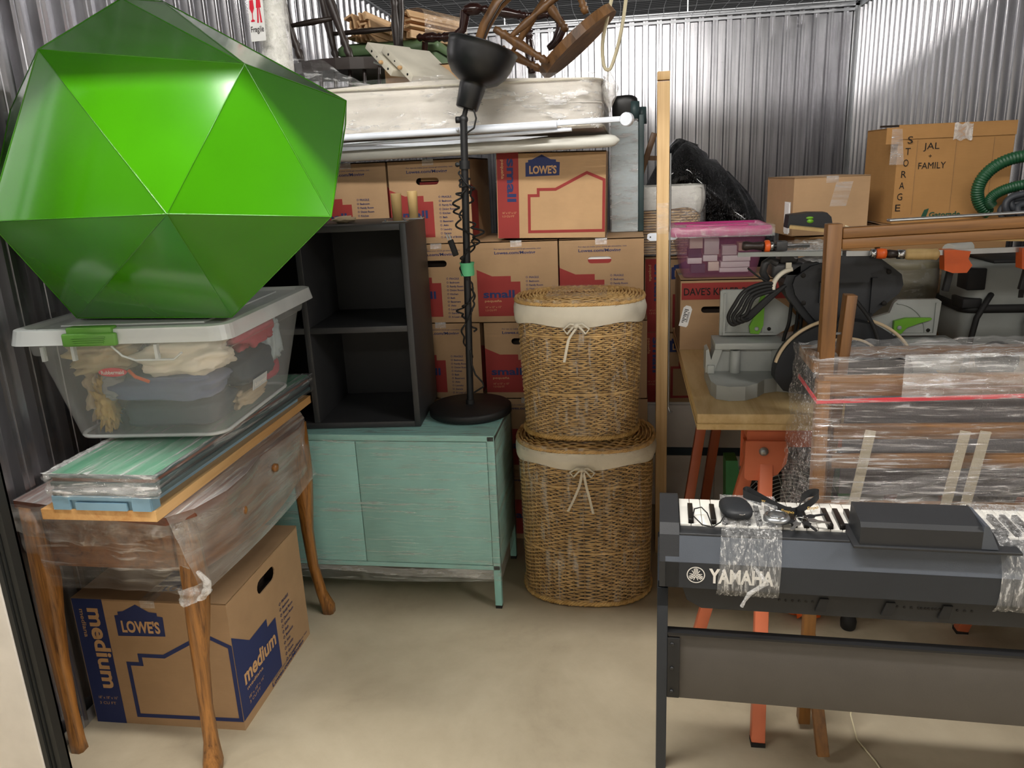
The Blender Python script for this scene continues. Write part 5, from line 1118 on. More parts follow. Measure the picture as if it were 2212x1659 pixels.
def lev2(mb): mb.prism([(.800, Z0+.150), (.822, Z0+.143), (.838, Z0+.163), (.872, Z0+.176), (.905, Z0+.186), (.905, Z0+.191), (.862, Z0+.192), (.832, Z0+.192), (.800, Z0+.183)], 2.4300, 2.4450)
for f_, px, pz in ((lev1, .396, Z0+.165), (lev2, .815, Z0+.163)):
    o = S_('locking_lever', f_, 'saw_green'); mb = MB(); mb.turned((px, 2.425, pz), (px, 2.431, pz), [(.005, 0), (.007, .5), (.007, 1)], 10); mb.build('pivot', 'saw_gray', o, I)
def table(mb): mb.lathe([(0, Z0+.05), (.17, Z0+.05), (.175, Z0+.06), (.175, Z0+.118), (.17, Z0+.122), (0, Z0+.122)], 40, TR(.60, 2.43, 0))
S_('turntable', table)
def guard(mb):
    c = (.60, Z0+.075)
    pr = [(c[0]-.16, c[1]-.045)]+[(c[0]+.185*cos(rad(a)), c[1]+.155*sin(rad(a))) for a in range(185, -6, -6)]+[(c[0]+.16, c[1]-.045), (c[0]+.08, c[1]-.062), (c[0]-.08, c[1]-.062)]
    mb.prism(pr, 2.20, 2.26)
    mb.prism([(c[0]-.11, c[1]-.02)]+[(c[0]+.125*cos(rad(a)), c[1]+.10*sin(rad(a))) for a in range(178, 2, -8)]+[(c[0]+.11, c[1]-.02)], 2.188, 2.20)
S_('mitre_guard', guard, 'saw_black')
def arc(mb): mb.tube([(.60+.188*cos(rad(a)), 2.205, Z0+.080+.160*sin(rad(a))) for a in range(168, 104, -4)], .005, 6); mb.tube([(.60+.188*cos(rad(a)), 2.205, Z0+.080+.160*sin(rad(a))) for a in range(72, 18, -4)], .005, 6); mb.tube([(.60+.09*cos(rad(a)), 2.186, Z0+.12+.065*sin(rad(a))) for a in range(150, 34, -6)], .004, 6)
S_('scale_arc', arc, 'cloth_tan')
def housing(mb):
    pr = [(.445, 1.175), (.452, 1.20), (.50, 1.235), (.56, 1.252), (.64, 1.256), (.70, 1.245), (.74, 1.215), (.765, 1.195), (.772, 1.165), (.762, 1.14), (.70, 1.085), (.675, 1.045), (.655, 1.0), (.565, 1.0), (.545, 1.03), (.50, 1.08), (.455, 1.14)]
    mb.prism(pr, 2.30, 2.40); mb.prism([(a*.86+.085, b_*.86+.163) for a, b_ in pr], 2.285, 2.30)
S_('motor_housing', housing, 'saw_black')
def cover(mb): mb.prism([(.545, 1.18), (.555, 1.245), (.60, 1.262), (.66, 1.255), (.705, 1.232), (.70, 1.215), (.672, 1.205), (.668, 1.18)], 2.262, 2.29); mb.box((.60, 2.26, .92), (.70, 2.30, 1.06), bev=.008); mb.box((.54, 2.275, 1.12), (.555, 2.287, 1.18)); mb.box((.68, 2.275, 1.09), (.695, 2.287, 1.19))
S_('rear_cover', cover, 'saw_black')
def sh(mb):
    for x, z in ((.495, 1.20), (.725, 1.205), (.50, 1.12), (.72, 1.115)): mb.turned((x, 2.2835, z), (x, 2.29, z), [(.007, 0), (.007, 1)], 10)
S_('screw_recess', sh, 'ink_black')
def grip(mb): mb.tube([(.40, 2.32, 1.185), (.385, 2.30, 1.21), (.39, 2.30, 1.235), (.405, 2.30, 1.245), (.425, 2.30, 1.235)], .011, 10); mb.box((.41, 2.30, 1.19), (.50, 2.38, 1.235), bev=.01); mb.box((.43, 2.29, 1.235), (.48, 2.36, 1.262), bev=.006)
S_('handle', grip, 'charcoal')
def ringp(mb): mb.tube([(.475+.062*cos(rad(a)), 2.285, 1.165+.055*sin(rad(a))) for a in range(100, 190, 6)], .007, 8); mb.box((.445, 2.278, 1.222), (.460, 2.286, 1.238))
S_('cable_collar', ringp, 'off_white')
def smooth(P, n=5):
    P = [Vector(p) for p in P]; Q = []
    for i in range(len(P)-1):
        a = P[max(i-1, 0)]; b_ = P[i]; c = P[i+1]; d = P[min(i+2, len(P)-1)]
        for k in range(n): f = k/n; Q.append(.5*((2*b_)+(-a+c)*f+(2*a-5*b_+4*c-d)*f*f+(-a+3*b_-3*c+d)*f**3))
    return Q+[P[-1]]
def cable(mb):
    for k in range(4):
        mb.tube(smooth([(.42, 2.29, 1.175-.006*k), (.385, 2.27, 1.182-.01*k), (.33+.008*k, 2.25, 1.165-.008*k), (.30+.012*k, 2.24, 1.125-.008*k), (.285+.012*k, 2.24, 1.09), (.30+.01*k, 2.24, 1.068+.004*k), (.33+.006*k, 2.25, 1.085), (.40, 2.28, 1.14-.004*k), (.45, 2.30, 1.17)]), .0055, 7)
    for dx in (0, .022, .034): mb.tube(smooth([(.48+dx, 2.35, 1.12), (.478+dx, 2.36, 1.05), (.47+dx*1.3, 2.37, 1.01), (.465+dx*1.6, 2.37, .98)]), .0055, 7)
    mb.tube(smooth([(.60, 2.22, 1.12), (.56, 2.18, 1.05), (.535, 2.17, .98), (.528, 2.17, .90), (.532, 2.18, .862)]), .0055, 7); mb.tube(smooth([(.62, 2.21, 1.14), (.66, 2.18, 1.08), (.685, 2.17, 1.0), (.69, 2.17, .92)]), .0055, 7)
    mb.tube(smooth([(.34, 2.28, 1.225), (.37, 2.285, 1.20), (.395, 2.29, 1.185)]), .003, 6)
S_('power_cable', cable, 'rubber_black')

# ---- film wrapped parcel with clamp on the grey board, levelled over the saw
t = thing('metal_rail', 'long grey steel rail resting over the saw with a bar clamp on it', 'rail', (.62, 2.30, 1.262)); I = inv(t)
mb = MB(); mb.prism([(.305, 2.24), (.55, 2.225), (.60, 2.30), (.33, 2.27)], -1.272, -1.266, FL); mb.bar((.305, 2.238, 1.269), (.58, 2.224, 1.267), .008, .012); mb.build('rail', 'vac_gray', t, I)
t = thing('bar_clamp', 'bar clamp with dark handle and orange collar lying on the grey rail, left end', 'clamp', (.36, 2.23, 1.275)); I = inv(t)
mb = MB(); mb.turned((.318, 2.25, 1.292), (.378, 2.25, 1.29), [(.011, 0), (.0135, .15), (.010, .5), (.013, .85), (.011, 1)], 12); mb.build('handle', 'dark_chair', t, I)
mb = MB(); mb.turned((.378, 2.25, 1.289), (.392, 2.25, 1.289), [(.0155, 0), (.0175, .2), (.0175, .8), (.0155, 1)], 14); mb.build('collar', 'orange_plastic', t, I)
mb = MB(); mb.turned((.392, 2.25, 1.289), (.50, 2.255, 1.288), [(.012, 0), (.012, .08), (.006, .1), (.006, 1)], 10); mb.build('screw', 'chrome', t, I)
mb = MB(); mb.box((.41, 2.245, 1.276), (.44, 2.275, 1.302), bev=.002); mb.build('jaw', 'charcoal', t, I)
mb = MB()
mb.grid(lambda u, v: (.425+.145*u, 2.235+.03*sin(pi*v)+.008*noise.noise(Vector((u*14, v*8, 3))), 1.305-.065*v*(1-.3*abs(u-.7)*2)+.006*noise.noise(Vector((u*10, v*4, 7)))), 40, 24); tag(mb.build('crumpled_film', 'wrap_thick'), 'crumpled clear film bundled over the rail above the saw', 'plastic')
t = thing('bar_clamp', 'bar clamp with pale wooden handle and orange collar behind the wooden frame', 'clamp', (.7, 2.3, 1.25)); I = inv(t)
mb = MB(); mb.turned((.745, 2.24, 1.258), (.835, 2.24, 1.256), [(.010, 0), (.015, .1), (.0155, .5), (.0145, .8), (.016, .93), (.008, 1)], 14); mb.build('handle', 'birch', t, I)
mb = MB(); mb.turned((.728, 2.24, 1.259), (.746, 2.24, 1.258), [(.013, 0), (.013, 1)], 14); mb.turned((.66, 2.24, 1.262), (.672, 2.24, 1.262), [(.013, 0), (.013, 1)], 14); mb.build('ferrule', 'chrome', t, I)
mb = MB(); mb.turned((.674, 2.24, 1.262), (.698, 2.24, 1.261), [(.0135, 0), (.0145, .5), (.0135, 1)], 14); mb.build('collar', 'orange_plastic', t, I)
mb = MB(); mb.turned((.698, 2.24, 1.261), (.728, 2.24, 1.259), [(.010, 0), (.012, .3), (.010, 1)], 12); mb.build('screw', 'dark_chair', t, I)
mb = MB(); mb.bar((.835, 2.26, 1.258), (1.35, 2.29, 1.262), .006, .014); mb.bar((.60, 2.26, 1.262), (.835, 2.26, 1.258), .006, .014); mb.build('bar', 'steel', t, I)
for k, (x, lb) in enumerate(((.88, 'nearer orange clamp head under the wooden rail, before the grey vacuum'), (1.075, 'orange clamp head at the far right under the wooden rail'))):
    t = thing('clamp_head', lb, 'clamp', (x, 2.27, 1.21), 0, 'orange clamp heads')
    mb = MB(); mb.prism([(-.028, .055), (-.022, .0), (.0, -.008), (.036, -.008), (.048, .012), (.036, .03), (.04, .05), (.0, .055)], -.018, .018); mb.build('head', 'orange_plastic', t)
    mb = MB(); mb.bar((.0, 0, 0), (-.008, 0, -.06), .016, .016, bev=.002); mb.build('grip', 'rubber_black', t)
t = thing('speaker_dock', 'low dark case with a green logo on a thin wooden strip, before the labelled carton', 'case', (.61, 2.80, 1.283)); 
mb = MB(); mb.prism([(-.072, .012), (-.068, .055), (.0, .062), (.055, .060), (.07, .045), (.078, .008)], -.03, .04); mb.build('body', 'saw_black', t)
mb = MB(); mb.lathe([(0, -.001), (.012, -.001), (.012, 0), (0, 0)], 16, TR(.0, -.0305, .044) @ RX(pi/2) @ Matrix.Diagonal((1, .4, 1, 1))); mb.lathe([(0, -.001), (.011, -.001), (.011, 0), (0, 0)], 16, TR(.002, -.0305, .033) @ RX(pi/2) @ Matrix.Diagonal((1, .6, 1, 1))); mb.build('logo', 'saw_green', t)
t = thing('wooden_strip', 'thin pale wooden strip under the dark case with the green logo', 'wood', (.54, 2.74, 1.29)); mb = MB(); mb.bar((0, 0, .012), (.20, -.05, -.012), .04, .010); mb.build('strip', 'birch', t)
# ---- wrapped drum and dust extractor
t = thing('wrapped_drum', 'beige round drum in clear wrap standing on the bench behind the saw', 'drum', (.925, 2.81, .8505))
mb = MB(); mb.lathe([(0, 0), (.115, 0), (.12, .005), (.122, .30), (.128, .305), (.128, .325), (.12, .335), (0, .335)], 36); mb.build('drum_shell', 'drum_beige', t)
mb = MB(); mb.grid(lambda u, v: ((.127+.004*noise.noise(Vector((cos(2*pi*u)*3, sin(2*pi*u)*3, v*14))))*cos(2*pi*u), (.127+.004*noise.noise(Vector((cos(2*pi*u)*3, sin(2*pi*u)*3, v*14))))*sin(2*pi*u), .34*v), 60, 30, closeu=True); mb.build('stretch_wrap', 'tape_clear', t)
t = thing('dust_extractor', 'grey vacuum with black side panels and hoses, right end of the bench', 'vacuum', (1.13, 2.58, .8505))
mb = MB(); loft(mb, [(.10, .10, .03, .06, 0, 0), (.125, .12, .04, .12, 0, 0), (.125, .12, .04, .20, 0, 0)], capb=True, capt=True); mb.build('lower_tub', 'vac_gray', t)
mb = MB(); loft(mb, [(.129, .124, .04, .20, 0, 0), (.131, .126, .04, .21, 0, 0), (.129, .124, .04, .225, 0, 0)], capb=True, capt=True); mb.build('seal_band', 'rubber_black', t)
mb = MB(); loft(mb, [(.125, .12, .05, .225, 0, 0), (.125, .12, .05, .33, 0, 0), (.115, .11, .05, .345, 0, 0)], capt=True); mb.build('motor_head', 'vac_gray', t)
mb = MB(); mb.box((-.128, -.126, .27), (-.075, -.05, .335), bev=.004); mb.box((-.135, -.128, .215), (-.08, -.04, .245), bev=.004); mb.box((-.05, -.10, .345), (.12, .09, .356), bev=.004); mb.build('control_panel', 'rubber_black', t)
mb = MB(); mb.box((.02, -.123, .245), (.034, -.118, .268)); mb.build('socket', 'ink_black', t)
mb = MB(); mb.lathe([(0, -.02), (.055, -.02), (.055, .02), (0, .02)], 24, TR(-.02, -.13, .058) @ RX(pi/2)); mb.lathe([(.0, .021), (.036, .021), (.036, .0), (0, 0)], 20, TR(-.02, -.132, .058) @ RX(pi/2), 0); mb.build('wheel', 'rubber_black', t)
mb = MB(); mb.tube([(-.055, -.12, .255), (-.075, -.145, .24), (-.10, -.15, .19), (-.11, -.15, .12), (-.115, -.15, .05), (-.125, -.15, .02)], .009, 8)
mb.tube([(.10, -.14, .29), (.06, -.16, .25), (.035, -.16, .18), (.045, -.16, .12), (.08, -.16, .06)], .008, 8); mb.tube([(.13, -.14, .28), (.10, -.17, .20), (.065, -.17, .13), (.06, -.17, .06), (.09, -.17, .03)], .008, 8); mb.build('hose', 'rubber_black', t)
t = thing('tool_case', 'dark round-topped machine cover at the far right edge beside the grey vacuum', 'case', (1.375, 2.44, .8505)); mb = MB(); mb.blob((0, 0, .09), (.09, .07, .09), 24, 16, .05, 2, 4, sq=.7); mb.build('shell', 'charcoal', t)
mb = MB(); mb.box((-.10, -.072, .03), (-.085, -.06, .065)); mb.build('label', 'cloth_tan', t)
t = thing('rolled_paper', 'rolled white cloth lying on top of the grey vacuum', 'cloth', (1.03, 2.60, 1.2075)); mb = MB(); mb.tube([(-.05, -.04, .022), (.03, .02, .022)], .021, 14); mb.tube([(.03, .02, .022), (.0305, .0204, .022)], .010, 12, mi=1); mb.build('roll', ['bag_white', 'ink_black'], t)

# ---- wooden frame bundle in wrap, behind the keyboard
t = thing('wooden_furniture_frame', 'brown wooden furniture frames bundled in shiny stretch wrap with a red strap', 'frame', (.85, 1.95, 0)); I = inv(t)
def W_(name, segs, mat, w=.034, h=.034, parent=None, bev=.002):
    mb = MB()
    for a, b_ in segs: mb.bar(a, b_, w, h, up=(0, 1, 0), bev=bev)
    return mb.build(name, mat, parent or t, I)
W_('corner_post', [((.482, 1.915, .62), (.476, 1.915, 1.372))], 'teak_z', .034, .034)
W_('top_rail', [((.494, 1.915, 1.350), (1.40, 1.93, 1.378))], 'teak_x', .024, .034)
W_('lower_rail', [((.494, 1.915, 1.325), (1.40, 1.93, 1.352))], 'teak_x', .024, .030)
W_('slanted_leg', [((.508, 1.955, .66), (.540, 1.97, 1.195))], 'teak_z', .026, .040)
mb = MB(); mb.bar((.478, 1.93, 1.105), (.53, 1.96, 1.10), .005, .005); mb.build('bolt', 'steel', t, I)
W_('steel_strip', [((.60, 1.93, 1.374), (1.40, 1.95, 1.396))], 'steel', .006, .02)
W_('thin_batten', [((.70, 1.96, 1.330), (1.40, 1.99, 1.30))], 'birch', .014, .02)
W_('side_rail', [((.465, 1.90, 1.028), (.465, 2.06, 1.034))], 'teak_x', .036, .028)
W_('arm_rail', [((.47, 1.885, .985), (1.45, 1.90, .995))], 'teak_x', .050, .022)
W_('arm_rail', [((.47, 2.05, 1.028), (1.45, 2.06, 1.035))], 'teak_x', .022, .040)
W_('seat_rail', [((.50, 1.885, .868), (1.45, 1.90, .875))], 'teak_x', .036, .022)
W_('seat_rail', [((.50, 1.885, .790), (1.45, 1.90, .80))], 'teak_x', .034, .022)
W_('seat_rail', [((.47, 1.885, .655), (1.45, 1.90, .655))], 'teak_x', .05, .022)
W_('front_post', [((.478, 1.883, .02), (.468, 1.883, 1.0))], 'teak_z', .030, .034)
W_('rear_post', [((.515, 2.04, .0), (.515, 2.04, 1.0))], 'teak_z', .030, .034)
W_('foot_brace', [((.478, 1.89, .30), (.500, 1.75, .02))], 'teak_z', .030, .024)
mb = MB(); mb.box((.54, 1.935, .68), (1.45, 1.94, .985)); mb.build('mesh_seat', 'gray_mesh', t, I)
for x in (.585, .80, .845, 1.02, 1.06): mb = MB(); mb.bar((x, 1.872, .875), (x-.03, 1.868, .66), .024, .003, up=(0, 1, 0)); mb.build('webbing_strap', 'webbing', t, I)
mb = MB(); mb.bar((.452, 1.866, .950), (1.45, 1.862, .985), .003, .010, up=(0, 0, 1)); mb.bar((.443, 2.03, .972), (.453, 1.866, .951), .003, .010, up=(0, 0, 1)); mb.build('red_strap', 'red_strap', t, I)
def fw_(u, v):
    # wrap path: left side from back to front, then along the front
    if u < .18: k = u/.18; x, y = .438+.012*k, 2.07-.21*k
    else: k = (u-.18)/.82; x, y = .450+.98*k, 1.860+.01*k
    z = .56+(1.055-.56)*v+.02*k*v
    if u < .18: x -= .02*(1-v)*(1-k*.5); 
    n_ = noise.noise(Vector((x*4, v*16, y*3)))*.008+noise.noise(Vector((x*16, v*60, 2)))*.0025
    return (x-(n_ if u < .18 else 0)-(.02*(1-v)**2 if u >= .18 and k < .05 else 0), y-(n_ if u >= .18 else 0)-.004, z)
mb = MB(); mb.grid(fw_, 200, 60); mb.build('stretch_wrap', 'wrap_furniture', t, I)
mb = MB(); mb.grid(lambda u, v: (.445+.98*u, 1.857+.21*v, 1.055+.02*u+.008*noise.noise(Vector((u*30, v*6, 1)))-.012*sin(v*pi)), 120, 20); mb.build('stretch_wrap', 'wrap_thick', t, I)
mb = MB(); mb.grid(lambda u, v: (.64+.8*u, 1.850-.004*noise.noise(Vector((u*20, v*9, 5))), .965+.105*v+.012*u), 100, 16); mb.build('gathered_film', 'wrap_thick', t, I)
def film2(u, v):
    return (.50+.93*u, 1.852-.012*noise.noise(Vector((u*6, v*6, 12)))-.004*noise.noise(Vector((u*10, v*60, 12))), .60+.18*u+.10*v+.03*sin(u*5))
mb = MB(); mb.grid(film2, 140, 24); mb.build('gathered_film', 'wrap_furniture', t, I)

# ---- green fan under the bench
t = thing('floor_fan', 'green framed floor fan with a round wire grille under the bench', 'fan', (.55, 2.62, 0)); R_ = .185
mb = MB(); mb.prism([(-.20, .12), (-.165, .12), (-.15, .25), (-.16, .42), (-.175, .52), (-.215, .52), (-.21, .36)], -.05, .03); mb.prism([(.165, .12), (.20, .12), (.21, .36), (.215, .5), (.175, .5), (.16, .36)], -.05, .03); mb.box((-.22, -.1, 0), (.22, .1, .03), bev=.008); mb.box((-.19, -.04, .03), (-.155, .03, .14)); mb.box((.155, -.04, .03), (.19, .03, .14)); mb.build('stand', 'fan_green', t)
mb = MB()
for k in range(13): mb.tube([((.03+.0125*k)*cos(a*pi/20), -.055+.03*((.03+.0125*k)/R_)**2, .325+(.03+.0125*k)*sin(a*pi/20)) for a in range(40)], .0016, 4, closed=True)
for k in range(12): a = k*pi/6; mb.tube([(.03*cos(a), -.056, .325+.03*sin(a)), (.17*cos(a+.25), -.03, .325+.17*sin(a+.25))], .0016, 4)
tag(mb.build('wire_grille', 'steel', t, recalc=False), kind='stuff')
mb = MB(); mb.bar((-.17, -.05, .345), (-.03, -.062, .33), .012, .006); mb.bar((.03, -.062, .33), (.17, -.05, .345), .012, .006); mb.build('crossbar', 'fan_green', t)
mb = MB(); mb.lathe([(.165, -.02), (.18, -.02), (.18, .05), (.165, .05)], 40, TR(0, 0, .325) @ RX(pi/2)); mb.build('shroud', 'rubber_black', t)
mb = MB(); mb.lathe([(0, 0), (.03, 0), (.03, .03), (0, .03)], 20, TR(0, .0, .325) @ RX(pi/2))
for k in range(4):
    a = k*pi/2+.3; mb.grid(lambda u, v, a=a: ((.02+.12*u)*cos(a+(v-.5)*.8)-0, -.01+.03*(v-.5), .325+(.02+.12*u)*sin(a+(v-.5)*.8)), 6, 6)
mb.build('blade', 'rubber_black', t)
mb = MB(); mb.lathe([(0, 0), (.165, 0)], 30, TR(0, .045, .325) @ RX(pi/2)); mb.build('motor_cover', 'rubber_black', t)

# ---- keyboard and stand
t = thing('digital_piano', 'black digital piano seen from behind, maker lettering on its back, wrapped in film bands', 'piano', (.075, 1.452, 0), rad(-2.2))
LP = 1.42
prof = [(0, .672), (0, .730), (.016, .782), (.21, .782), (.21, .700), (.19, .672)]
def sect(mb, pr, x0, x1): mb.prism([(p[0], p[1]) for p in pr], x0, x1, Matrix(((0, 1, 0, 0), (1, 0, 0, 0), (0, 0, 1, 0), (0, 0, 0, 1))))
mb = MB(); sect(mb, [(0, .672), (0, .730), (.004, .732), (.19, .70), (.19, .672)], 0, LP); mb.build('rear_face', 'piano_face', t)
mb = MB(); sect(mb, [(.0, .7305), (.022, .779), (.026, .779), (.02, .73)], .0, LP); mb.build('rear_bevel', 'piano_bevel', t)
mb = MB(); mb.box((.0, .024, .735), (LP, .062, .784), bev=.002); mb.box((.0, .175, .70), (LP, .20, .775), bev=.003); mb.box((0, .03, .70), (LP, .19, .762)); mb.build('case', 'piano_top', t)
for x in (-.012, LP-.028): mb = MB(); sect(mb, [(-.0, .672), (.0, .73), (.022, .781), (.04, .80), (.18, .803), (.215, .79), (.215, .672)], x, x+.04); mb.build('end_cheek', 'piano_top', t)
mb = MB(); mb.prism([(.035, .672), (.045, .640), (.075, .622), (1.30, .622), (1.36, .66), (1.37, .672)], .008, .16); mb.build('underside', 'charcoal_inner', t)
mb = MB()
for g0 in (.23, .455, .50): 
    for k in range(8): mb.turned((g0+.013*k, .0065, .652), (g0+.013*k, .010, .652), [(.0026, 0), (.0026, 1)], 8)
tag(mb.build('vent_hole', 'ink_black', t), kind='stuff')
for x in (.30, .425, .53): mb = MB(); mb.prism([(x, .633), (x+.02, .633), (x+.025, .662), (x+.008, .662)], .003, .010); mb.build('rubber_stop', 'rubber_black', t)
kw = .0232; wk = bk = None; K0 = .030
for k in range(58):
    if wk is None:
        mb = MB(); mb.box((.0006, 0, .765), (kw-.0006, .128, .788), bev=.001); wk = mb.build('white_key', 'key_white', t); o = wk
    else: o = wk.copy(); COL.objects.link(o)
    o.location = (K0+kw*k, .062, 0)
for k in range(58):
    if (k % 7) in (1, 4): continue     # pattern of two and three
    if bk is None:
        mb = MB(); mb.box((-.0055, 0, .786), (.0055, .082, .799), bev=.0015); bk = mb.build('black_key', 'key_black', t); o = bk
    else: o = bk.copy(); COL.objects.link(o)
    o.location = (K0+kw*(k+1), .063, 0)
mb = MB(); sect(mb, [(.0, .788), (.0, .826), (.008, .834), (.070, .842), (.085, .842), (.09, .80), (.09, .788)], .372, .590); mb.build('music_rest', 'piano_top', t)
mb = MB(); mb.box((.36, -.006, .783), (.66, .095, .7885), bev=.001); mb.build('rest_tray', 'piano_top', t)
mb = MB(); mb.prism([(.59, .79), (.62, .79), (.60, .836), (.59, .84)], .0, .09); mb.build('rest_side', 'piano_bevel', t)
def emblem(t, M):
    mb = MB(); n = 40
    vs = [(.0185*cos(2*pi*k/n), -.001, .0185*sin(2*pi*k/n)) for k in range(n)]+[(.0165*cos(2*pi*k/n), -.001, .0165*sin(2*pi*k/n)) for k in range(n)]
    mb.add(vs, [(k, (k+1) % n, (k+1) % n+n, k+n) for k in range(n)], M)
    for a in (90, 210, 330):
        c, s_ = cos(rad(a)), sin(rad(a)); R2 = lambda x, z: (x*s_+z*c, -x*c+z*s_)
        flat(mb, [R2(-.0012, .001), R2(.0012, .001), R2(.0012, .0155), R2(-.0012, .0155)], -.001, M)
        for sg in (-1, 1): flat(mb, [R2(sg*.0024, .0042), R2(sg*.0042, .0042), R2(sg*.0042, .0145), R2(sg*.0024, .0145)] if sg > 0 else [R2(-.0042, .0042), R2(-.0024, .0042), R2(-.0024, .0145), R2(-.0042, .0145)], -.001, M)
        flat(mb, [R2(-.0052, -.0115), R2(-.004, -.0125), R2(.0, -.0045), R2(.004, -.0125), R2(.0052, -.0115), R2(.0, -.0015)], -.001, M)
    return mb.build('emblem', 'ink_white', t)
emblem(t, TR(.062, 0, .7035))
mb = MB(); put_text(mb, 'YAMAHA', .088, .688, .128, .031, bold=.035, y=-.0012); mb.build('lettering', 'ink_white', t)
# film bands
def band(x0, x1, droop, seed):
    mb = MB()
    P = [(.205, .70), (.205, .79), (.18, .806), (.12, .805), (.05, .80), (.02, .788), (-.003, .735), (-.006, .70), (-.004, .672), (.02, .638), (.05, .618), (.10, .616)]
    def fn(u, v):
        k = v*(len(P)-1); i = min(int(k), len(P)-2); f = k-i; y = P[i][0]+(P[i+1][0]-P[i][0])*f; z = P[i][1]+(P[i+1][1]-P[i][1])*f
        n_ = .0025*noise.noise(Vector((u*26, v*5, seed))); return (x0+(x1-x0)*u+.006*sin(v*5+seed)+.012*(v-.5)*(u-.5), y-n_*1.2, z+abs(n_)*.6)
    mb.grid(fn, 60, 60); return mb.build('film_band', 'wrap_z', t)
band(.112, .232, .02, 1); band(.625, .80, .0, 5)
mb = MB(); mb.tube([(.175, -.012, .735), (.19, -.016, .715), (.20, -.013, .70), (.182, -.012, .685), (.168, -.011, .672), (.160, -.009, .655), (.155, -.006, .64)], [.003, .005, .006, .004, .005, .003, .004], 6); mb.build('film_tail', 'wrap_thick', t)
# stand
t = thing('keyboard_stand', 'dark grey metal stand with a wide rear board under the piano', 'stand', (.06, 1.46, 0), rad(-2.2))
mb = MB(); mb.box((0, .0, .0), (.022, .03, .665), bev=.002); mb.box((0, .0, .62), (.022, .26, .665), bev=.002); mb.box((0, .23, .0), (.022, .26, .665), bev=.002); mb.build('side_panel', 'piano_face', t)
mb = MB(); mb.box((1.38, .0, .0), (1.402, .26, .665), bev=.002); mb.build('side_panel', 'piano_face', t)
mb = MB(); mb.box((.022, .006, .392), (1.38, .022, .552), bev=.002); mb.build('rear_board', 'stand_gray', t)
mb = MB(); mb.box((.022, -.0, .553), (1.38, .024, .558)); mb.build('board_edge', 'matte_black', t)
mb = MB(); mb.box((.022, .001, .395), (.048, .006, .545), bev=.001)
b_ = mb.build('corner_bracket', 'matte_black', t)
for z in (.412, .47, .53): mb = MB(); mb.turned((.032, -.003, z), (.032, .001, z), [(.003, 0), (.0045, .5), (.0045, 1)], 10); mb.build('screw', 'satin_black', b_)
# ---- small things on the keys
t = thing('lanyard', 'black lanyard with small gold lettering curled over the piano keys', 'lanyard', (.32, 1.58, .80)); I = inv(t)
def ribbon(mb, P, w, tw=None):
    P = [Vector(p) for p in P]; vs = []; fs = []
    Q = []
    for i in range(len(P)-1):
        for k in range(6):
            f = k/6; a = P[max(i-1, 0)]; b2 = P[i]; c = P[i+1]; d = P[min(i+2, len(P)-1)]; Q.append(.5*((2*b2)+(-a+c)*f+(2*a-5*b2+4*c-d)*f*f+(-a+3*b2-3*c+d)*f**3))
    Q.append(P[-1])
    for i, p in enumerate(Q): vs += [p+Vector((0, 0, -w/2)), p+Vector((0, .004, w/2))]
    fs = [(2*i, 2*i+2, 2*i+3, 2*i+1) for i in range(len(Q)-1)]
    mb.add([I @ v for v in vs], fs, None, 0, True)
mb = MB(); ribbon(mb, [(.285, 1.585, .808), (.262, 1.60, .812), (.250, 1.615, .815), (.262, 1.625, .817), (.285, 1.60, .812), (.315, 1.57, .805), (.345, 1.555, .80), (.375, 1.57, .808), (.40, 1.59, .818), (.408, 1.61, .82), (.392, 1.615, .818), (.372, 1.60, .812), (.362, 1.575, .80), (.352, 1.55, .80), (.360, 1.53, .798)], .017); mb.build('strap', 'matte_black', t)
mb = MB()
for x, y, z, a in ((.280, 1.598, .8045, -18), (.322, 1.560, .7985, -20), (.374, 1.562, .8035, 20)): put_text(mb, 'Empo', 0, 0, .026, .007, I @ TR(x, y, z) @ RZ(rad(a)), .03, -.0015)
mb.build('strap_lettering', 'yarn_gold', t)
mb = MB(); mb.tube([(.045+.008*cos(a*.6), -.05+.006*sin(a*.6), .0) for a in range(11)], .0012, 6); mb.turned((.038, -.048, -.004), (.060, -.056, -.004), [(.003, 0), (.004, .5), (.002, 1)], 8); mb.build('swivel_hook', 'chrome', t)
t = thing('tape_measure', 'round silver disc among the keys beside the lanyard', 'disc', (.305, 1.52, .7985)); mb = MB(); mb.lathe([(0, .012), (.012, .014), (.014, .011), (.024, .011), (.027, .006), (.027, 0), (0, 0)], 28); mb.build('case', 'steel', t); mb = MB(); mb.tube([(.020*cos(a*.52), .020*sin(a*.52), .012) for a in range(12)], .0018, 6, closed=True); mb.build('rim', 'chrome', t)
t = thing('key_ring', 'bunch of metal keys on a ring lying on the piano keys', 'keys', (.352, 1.515, .799)); mb = MB(); mb.tube([(.012*cos(a*.52), .012*sin(a*.52), .003) for a in range(12)], .0011, 6, closed=True); mb.build('ring', 'chrome', t)
for k, a in enumerate((-160, -120, -70, -20, 20)):
    Mk = RZ(rad(a)) @ TR(.014, 0, .001+.0015*k); mb = MB(); mb.prism([(0, -.006), (.012, -.008), (.018, -.003), (.042, -.003), (.044, 0), (.042, .003), (.018, .003), (.012, .008), (0, .006)], 0, .0018, Mk @ RX(pi/2)); mb.build('key', 'steel' if k % 2 else 'matte_black', t)
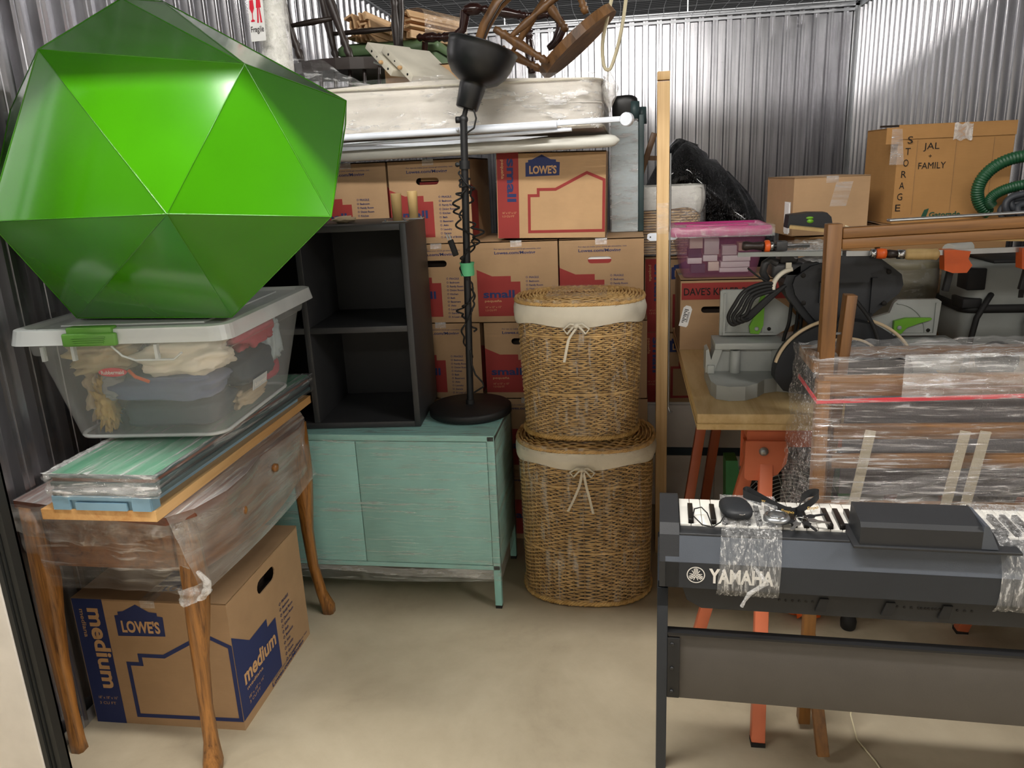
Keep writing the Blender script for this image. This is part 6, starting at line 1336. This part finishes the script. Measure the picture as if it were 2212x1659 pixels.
t = thing('eyeglasses', 'thin black wire loop lying on the left keys', 'wire', (.17, 1.50, .799)); mb = MB(); mb.tube([(-.03, .05, .006), (-.035, .02, .004), (-.02, -.02, .003), (0, -.03, .003), (.018, -.01, .005), (.03, .02, .008), (.05, .03, .01), (.09, .03, .012)], .0014, 6); mb.tube([(-.03, .05, .006), (-.015, .055, .008), (-.005, .03, .006), (.0, -.03, .003)], .0014, 6); mb.build('wire', 'rubber_black', t)
t = thing('computer_mouse', 'black rounded gadget held under the film band on the keys', 'gadget', (.225, 1.545, .7995), rad(10)); mb = MB(); mb.blob((0, 0, .012), (.032, .045, .014), 20, 12, .05, 2, 2, sq=.75); mb.build('shell', 'saw_black', t); mb = MB(); mb.tube([(-.02, -.035, .016), (0, -.045, .017), (.02, -.035, .016)], .0014, 6); mb.build('trim_line', 'chrome', t)

# ---- odds and ends on the floor under the piano
t = thing('caster_foot', 'black rubber foot of something wrapped, standing on the floor under the piano', 'foot', (.726, 2.38, 0)); mb = MB(); mb.lathe([(0, 0), (.020, 0), (.024, .006), (.026, .03), (.020, .05), (.013, .06), (.012, .12), (0, .12)], 20); mb.build('cap', 'rubber_black', t)
mb = MB(); mb.blob((0, 0, .03), (.06, .05, .03), 24, 12, .6, 3, 5); o = mb.build('striped_cloth', 'orange_plastic'); o.location = (.60, 2.45, 0); tag(o, 'crumpled red-orange cloth on the floor behind the wooden legs', 'cloth')
t = thing('wrapped_bundle', 'film-wrapped bundle of upright boards on the floor at the far right', 'boards', (1.10, 2.45, 0))
for k in range(6): mb = MB(); mb.bar((-.13+.07*k, .0, 0), (-.11+.07*k, .02*(k % 2), .30), .028, .014, up=(0, 1, 0)); mb.build('upright_board', 'slat_wood' if k % 2 else 'knit_gray', t)
mb = MB(); mb.box((-.16, .03, 0), (.28, .05, .30)); mb.build('dark_backing', 'fan_green' if False else 'teal_dark', t)
mb = MB(); mb.grid(lambda u, v: (-.17+.46*u, -.022+.006*noise.noise(Vector((u*9, v*5, 1))), .31*v), 40, 14); mb.build('stretch_wrap', 'wrap_furniture', t)
mb = MB(); mb.tube([(.60, 1.92, .25), (.605, 1.90, .15), (.60, 1.88, .05), (.61, 1.84, .003), (.635, 1.76, .003), (.66, 1.60, .003)], .0022, 6); tag(mb.build('string', 'rope_cream'), 'thin string hanging to the floor under the piano', 'string')
